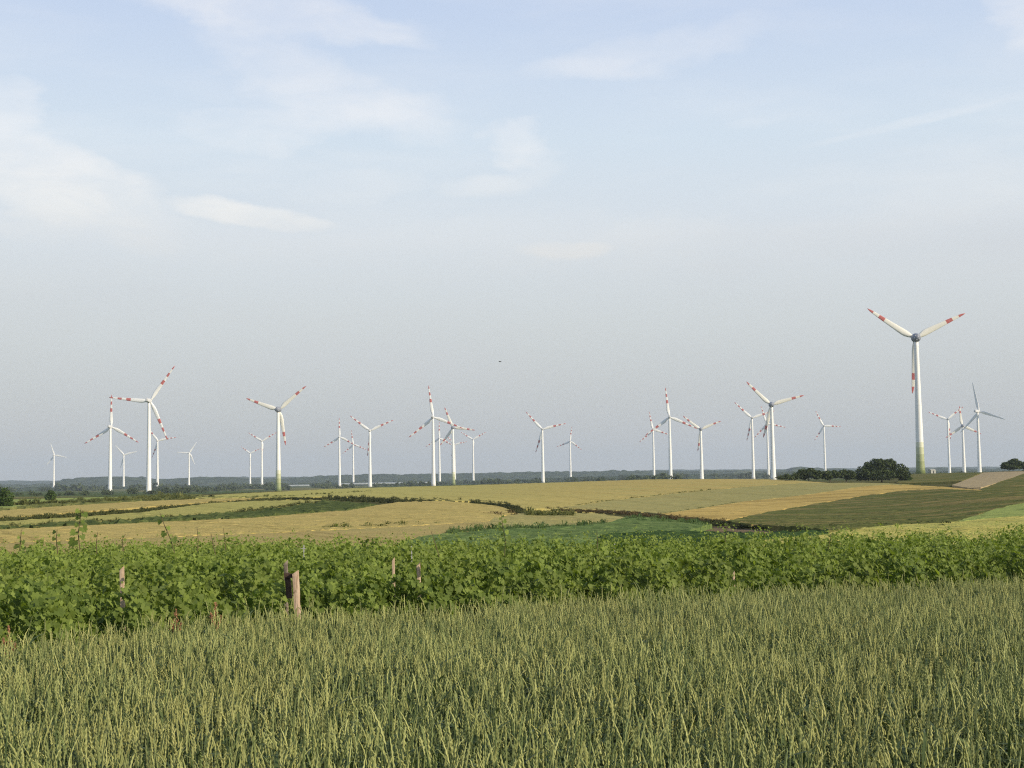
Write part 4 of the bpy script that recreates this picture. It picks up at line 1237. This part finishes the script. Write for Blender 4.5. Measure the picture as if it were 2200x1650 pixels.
KIND = {}
for kd, Rr in (('A', 35.5), ('B', 40.0), ('C', 40.0)):
    bl = blade_mesh(kd, Rr)
    for m in ((m_cream, m_red) if kd == 'A' else (m_white, m_red) if kd == 'B' else (m_white, m_red)): bl.materials.append(m)
    if kd == 'A':
        nac = spin([(-4.6, 0.0), (-4.4, 1.1), (-3.6, 2.0), (-2.4, 2.6), (-0.8, 2.9), (1.0, 2.95), (2.3, 2.8), (2.6, 2.6)])
        for k in range(6):                                # cooling outlets round the tail
            a = k * math.pi / 3 + 0.3
            c_ = Vector((1.75 * math.cos(a), -3.75, 1.75 * math.sin(a)))
            nac.add([c_ + Vector((dx, dy, dz)) for dz in (-.22, .22) for dy in (-.35, .3) for dx in (-.3, .3)], [(0, 2, 3, 1), (4, 5, 7, 6), (0, 1, 5, 4), (2, 6, 7, 3), (0, 4, 6, 2), (1, 3, 7, 5)], 1)
        hub = spin([(2.65, 2.5), (3.2, 2.6), (4.4, 2.3), (5.4, 1.5), (5.9, 0.6), (6.0, 0)])
        nm = nac.mesh('nacelle', True); nm.materials.append(m_shade_grey); nm.materials.append(m_lgrey)
    else:
        nac = MB()
        def sec(y, w, h, z):
            return [(w * sx, y, z + h * sz) for sx, sz in ((-1, -.7), (-.75, -1), (.75, -1), (1, -.7), (1, .7), (.75, 1), (-.75, 1), (-1, .7))]
        nac.loft([sec(-6.5, 1.0, 0.9, 0.4), sec(-6.0, 1.45, 1.35, 0.35), sec(-2, 1.7, 1.75, 0.1), (sec(1.5, 1.7, 1.75, 0.0)), sec(2.4, 1.4, 1.4, 0.0)])
        nac.loft([sec(-5.6, 0.5, 0.35, 2.0), sec(-4.6, 0.5, 0.35, 2.05)])
        nac.tube([(0.3, -5, 2.2), (0.3, -5, 3.6)], 0.06, 5)
        hub = spin([(2.45, 1.5), (3.0, 1.65), (3.9, 1.6), (4.7, 1.1), (5.1, 0.4), (5.2, 0)])
        nm = nac.mesh('nacelle', False); nm.materials.append(m_lgrey)
    hm = hub.mesh('hub', True); hm.materials.append(m_lgrey if kd != 'A' else m_shade_grey)
    KIND[kd] = (Rr, bl, nm, hm, 3.4 if kd != 'A' else 3.9)

TB = [  # hub px x,y ; rotor radius px ; blade angle ; kind ; yaw ; label
    (115.9, 978, 28, 109, 'C', 12, 'small white turbine far off, standing directly behind the small lone bushy tree'),
    (237, 917, 69.5, 90, 'B', 10, 'tall striped turbine with one blade straight up touching the tip of a bigger rotor'),
    (265.8, 977, 29.5, 13, 'C', 10, 'small plain white turbine between two tall striped turbines'),
    (320, 861, 92.5, 54, 'B', 8, 'very tall striped turbine with one level blade and dark trees at its foot'),
    (338.5, 946.6, 40, 9, 'B', 12, 'greyish turbine half hidden behind the drooping blade of the very tall one'),
    (406, 973, 28, 55, 'C', 10, 'small plain white turbine with one level blade, standing alone by the tree belt'),
    (537.3, 973.7, 25, 24, 'B', 14, 'shortest turbine, just beside a slightly taller one near the green-footed tower'),
    (562.4, 947.3, 36, 29, 'B', 20, 'distant turbine between the shortest one and the green-footed tower on the yellow crest'),
    (597.4, 880, 78, 40, 'A', 16, 'green-footed turbine rising from the crest of the yellow field, one red band per blade'),
    (729, 938.6, 41, 91, 'B', 22, 'slim turbine with one blade straight up near the long pale greenhouses'),
    (758.5, 955, 31, 98, 'B', 20, 'small turbine squeezed between two taller ones above the greenhouses'),
    (794.3, 925, 55, 23, 'B', 10, 'turbine with two raised blades in a wide V above the greenhouses'),
    (930, 896, 69, 98, 'B', 16, 'tallest turbine of the crowded cluster, upper blade almost upright'),
    (943.6, 941.4, 35, 90, 'B', 24, 'small turbine tucked close behind the tallest turbine of the cluster'),
    (972.7, 918.6, 48, 112, 'A', 14, 'stout-bladed turbine with green tower foot inside the crowded cluster'),
    (976.5, 955, 27, 12, 'B', 14, 'tiny turbine hidden behind the green-footed tower of the cluster'),
    (1016, 944, 31, 28, 'B', 14, 'small Y-bladed turbine at the outer side of the crowded cluster'),
    (1165, 922, 52, 12.5, 'B', 12, 'turbine with two raised blades beside a smaller upright-bladed one over the barley hill'),
    (1224.6, 947.7, 31, 82, 'B', 24, 'small turbine with upright blade standing apart over the barley hill'),
    (1403, 923, 39.5, 101, 'B', 16, 'shorter turbine crossed by the blade of a tall one behind the hill crest'),
    (1438, 896, 64, 96, 'B', 16, 'tall turbine with nearly upright blade behind the barley hill crest'),
    (1505.4, 922.3, 47.5, 21, 'A', 12, 'stout-bladed dark-hubbed turbine standing by itself behind the hill crest'),
    (1615.5, 897.5, 50, 16, 'B', 14, 'striped turbine before the dark-hubbed pair, one blade hanging almost straight down'),
    (1648, 910, 40, 107, 'B', 14, 'turbine half hidden behind a larger dark-hubbed one near the bushes'),
    (1657.4, 869.4, 73, 15, 'A', 10, 'large dark-hubbed turbine rising at the end of the row of dark bushes'),
    (1770, 915, 36.5, 116, 'B', 14, 'slender turbine rising from behind the dark bushes'),
    (1968, 725.7, 120, 25.5, 'A', 8, 'largest turbine with green-banded foot beside the big broad tree'),
    (2036, 900.5, 43, 37, 'B', 14, 'turbine of the hilltop trio standing closest to the largest turbine'),
    (2068, 915, 43.5, 95, 'A', 14, 'middle turbine of the hilltop trio, one blade straight up'),
    (2100, 883.7, 65, 102, 'C', 52, 'grey turbine of the hilltop trio turned sideways with its nacelle showing')]
tow_cache = {}
for hx, hy, rp, ang, kd, yaw, lab in TB:
    Rr, bl, nm, hm, rb = KIND[kd]
    yaw = yaw if yaw > 40 else 4 + 0.15 * yaw                 # all face the same wind
    D = F * Rr / rp
    hp = at_depth(hx, hy, D)
    zg = float(terr(hp[0], hp[1])) - 0.6
    root = empty('wind_turbine', (hp[0], hp[1], zg))
    tag(root, lab, 'wind turbine', 'wind turbines on the plain')
    H = hp[2] - zg
    green = lab.find('green-footed turbine') >= 0 or 'green tower foot' in lab or 'green-banded' in lab
    wid = 1.0 + 0.45 * min(1, max(0, (D - 1200) / 3000))      # far towers and blades thickened, bright bloom put into their shape
    tm = tower_mesh(H - 1.6, rb * 0.72 * wid, (1.25 if kd != 'A' else 1.35) * wid)
    tm.materials.append(m_towg if green else m_tow)
    o = link('tower', tm, (), root)
    cy, sy = math.cos(R(yaw)), math.sin(R(yaw))
    for nme, me_ in (('nacelle', nm), ('hub', hm)):
        o = bpy.data.objects.new(nme, me_); COL.objects.link(o); o.parent = root
        o.location = (0, 0, H); o.rotation_euler = (0, 0, -R(yaw))
    yb = 3.9 if kd == 'A' else 3.6
    for k in range(3):
        o = bpy.data.objects.new('blade', bl); COL.objects.link(o); o.parent = root
        o.location = (yb * sy, yb * cy, H); o.scale = (1.15 * wid, 1.15 * wid, 1)
        o.rotation_euler = (Matrix.Rotation(-R(yaw), 3, 'Z') @ Matrix.Rotation(R(90 - ang - 120 * k), 3, 'Y')).to_euler()

# ------------------------------------------------------------------ small buildings far off
m_gh = plain('greenhouse_film', (0.42, 0.45, 0.45), 0.4, 0.1, 0.3)
m_ghr = plain('greenhouse_roof', (0.50, 0.53, 0.53), 0.35, 0.1, 0.3)
m_tanroof = plain('tan_roof', (0.33, 0.28, 0.22), 0.8, 0.2, 0.5)
m_wall = plain('render_wall', (0.58, 0.55, 0.48), 0.8, 0.1, 0.5)
m_con = plain('kiosk_grey', (0.42, 0.42, 0.38), 0.8, 0.1, 1.0)
m_dk = plain('dark_opening', (0.05, 0.055, 0.06), 0.5, 0.1, 1.0)


def house(name, px, D, w, d, h, rh, wall, roof, label, cat, group=None, yaw=0.0, up=0.0, gables=1):
    a = col_az(px)
    x, y = D * math.sin(a), D * math.cos(a)
    root = empty(name, (x, y, float(terr_as(a, math.log(D))) + up)); root.rotation_euler = (0, 0, yaw)
    tag(root, label, cat, group)
    b = MB(); hw, hd = w / 2, d / 2
    b.add([(-hw, -hd, -1), (hw, -hd, -1), (hw, hd, -1), (-hw, hd, -1), (-hw, -hd, h), (hw, -hd, h), (hw, hd, h), (-hw, hd, h)], [(0, 1, 5, 4), (1, 2, 6, 5), (2, 3, 7, 6), (3, 0, 4, 7), (4, 5, 6, 7)])
    link('wall', b.mesh('wall'), [wall], root)
    b = MB()
    for g_ in range(gables):
        y0_ = -hd + d * g_ / gables; y1_ = y0_ + d / gables; ym = (y0_ + y1_) / 2; e = 0.15
        b.add([(-hw - e, y0_ - e, h + .02), (hw + e, y0_ - e, h + .02), (hw + e, y1_ + e, h + .02), (-hw - e, y1_ + e, h + .02), (-hw - e, ym, h + rh), (hw + e, ym, h + rh)], [(0, 1, 5, 4), (2, 3, 4, 5), (3, 0, 4), (1, 2, 5), (0, 3, 2, 1)])
    link('roof', b.mesh('roof'), [roof], root)
    b = MB(); b.add([(-0.45, -hd - .02, 0), (.45, -hd - .02, 0), (.45, -hd - .02, min(2.0, h * .8)), (-.45, -hd - .02, min(2.0, h * .8))], [(0, 1, 2, 3)])
    link('door', b.mesh('door'), [m_dk], root)
    return root


GH = [(642, 2750, 30, 'long pale greenhouse, first in the line beside the green-footed turbine'),
      (760, 2600, 36, 'pale greenhouse between the slim upright-bladed turbine and the small one'),
      (800, 2650, 34, 'pale greenhouse at the foot of the turbine with the wide V blades'),
      (842, 2900, 34, 'pale greenhouse farthest along the line, just past the wide V turbine'),
      (912, 3000, 22, 'small pale greenhouse beside the crowded turbine cluster')]
for px, D, w, lab in GH:
    house('greenhouse', px, D, w * 1.3, 16, 0.9, 0.6, m_gh, m_ghr, lab, 'greenhouse', 'greenhouses on the plain', 0.03, 4.0 if px < 700 else 5.5, 2)
house('transformer_kiosk', 2003, 930, 3.4, 3.0, 2.4, 0.5, m_con, m_con, 'small grey transformer hut near the foot of the largest turbine', 'hut', None, 0.3)

# ------------------------------------------------------------------ the bird
bp = at_depth(1074, 777, 170.0)
b = MB()
body = []
for yv, r in ((-0.16, 0.004), (-0.10, 0.028), (0, 0.045), (0.08, 0.036), (0.13, 0.028), (0.17, 0.026), (0.20, 0.010), (0.225, 0.002)):
    body.append([(yv, r * math.cos(k * math.pi / 4), r * math.sin(k * math.pi / 4)) for k in range(8)])
b.loft(body)
for sg in (-1, 1):
    b.loft([[(0.09, sg * 0.03, 0.02), (-0.02, sg * 0.03, 0.025), (-0.06, sg * 0.03, 0.01), (0.0, sg * .03, 0.005)],
            [(0.10, sg * 0.16, 0.06), (-0.02, sg * 0.16, 0.065), (-0.06, sg * 0.16, 0.055), (0.0, sg * .16, 0.05)],
            [(0.00, sg * 0.33, 0.03), (-0.03, sg * 0.33, 0.034), (-0.06, sg * 0.33, 0.03), (-0.02, sg * .33, 0.026)]])
b.loft([[(-0.14, -0.012, 0.004), (-0.14, 0.012, 0.004), (-0.14, 0.012, -0.004), (-0.14, -0.012, -0.004)], [(-0.25, -0.045, 0.003), (-0.25, 0.045, 0.003), (-0.25, 0.045, -0.003), (-0.25, -0.045, -0.003)]])
o = link('bird', b.mesh('bird', True), [plain('bird_feather', (0.03, 0.03, 0.032), 0.7, 0.2, 20)])
o.location = Vector(bp); o.rotation_euler = (0.1, 0, 0.25)
tag(o, 'small dark bird flying alone in the empty grey sky', 'bird')

# ------------------------------------------------------------------ render settings
S.view_settings.view_transform = 'Standard'
S.view_settings.look = 'None'
S.view_settings.exposure = 0.0
S.view_settings.gamma = 1.0
S.cycles.max_bounces = 6
S.cycles.diffuse_bounces = 3
S.cycles.transmission_bounces = 4
S.cycles.volume_bounces = 0
S.cycles.use_denoising = False
S.cycles.filter_width = 1.2
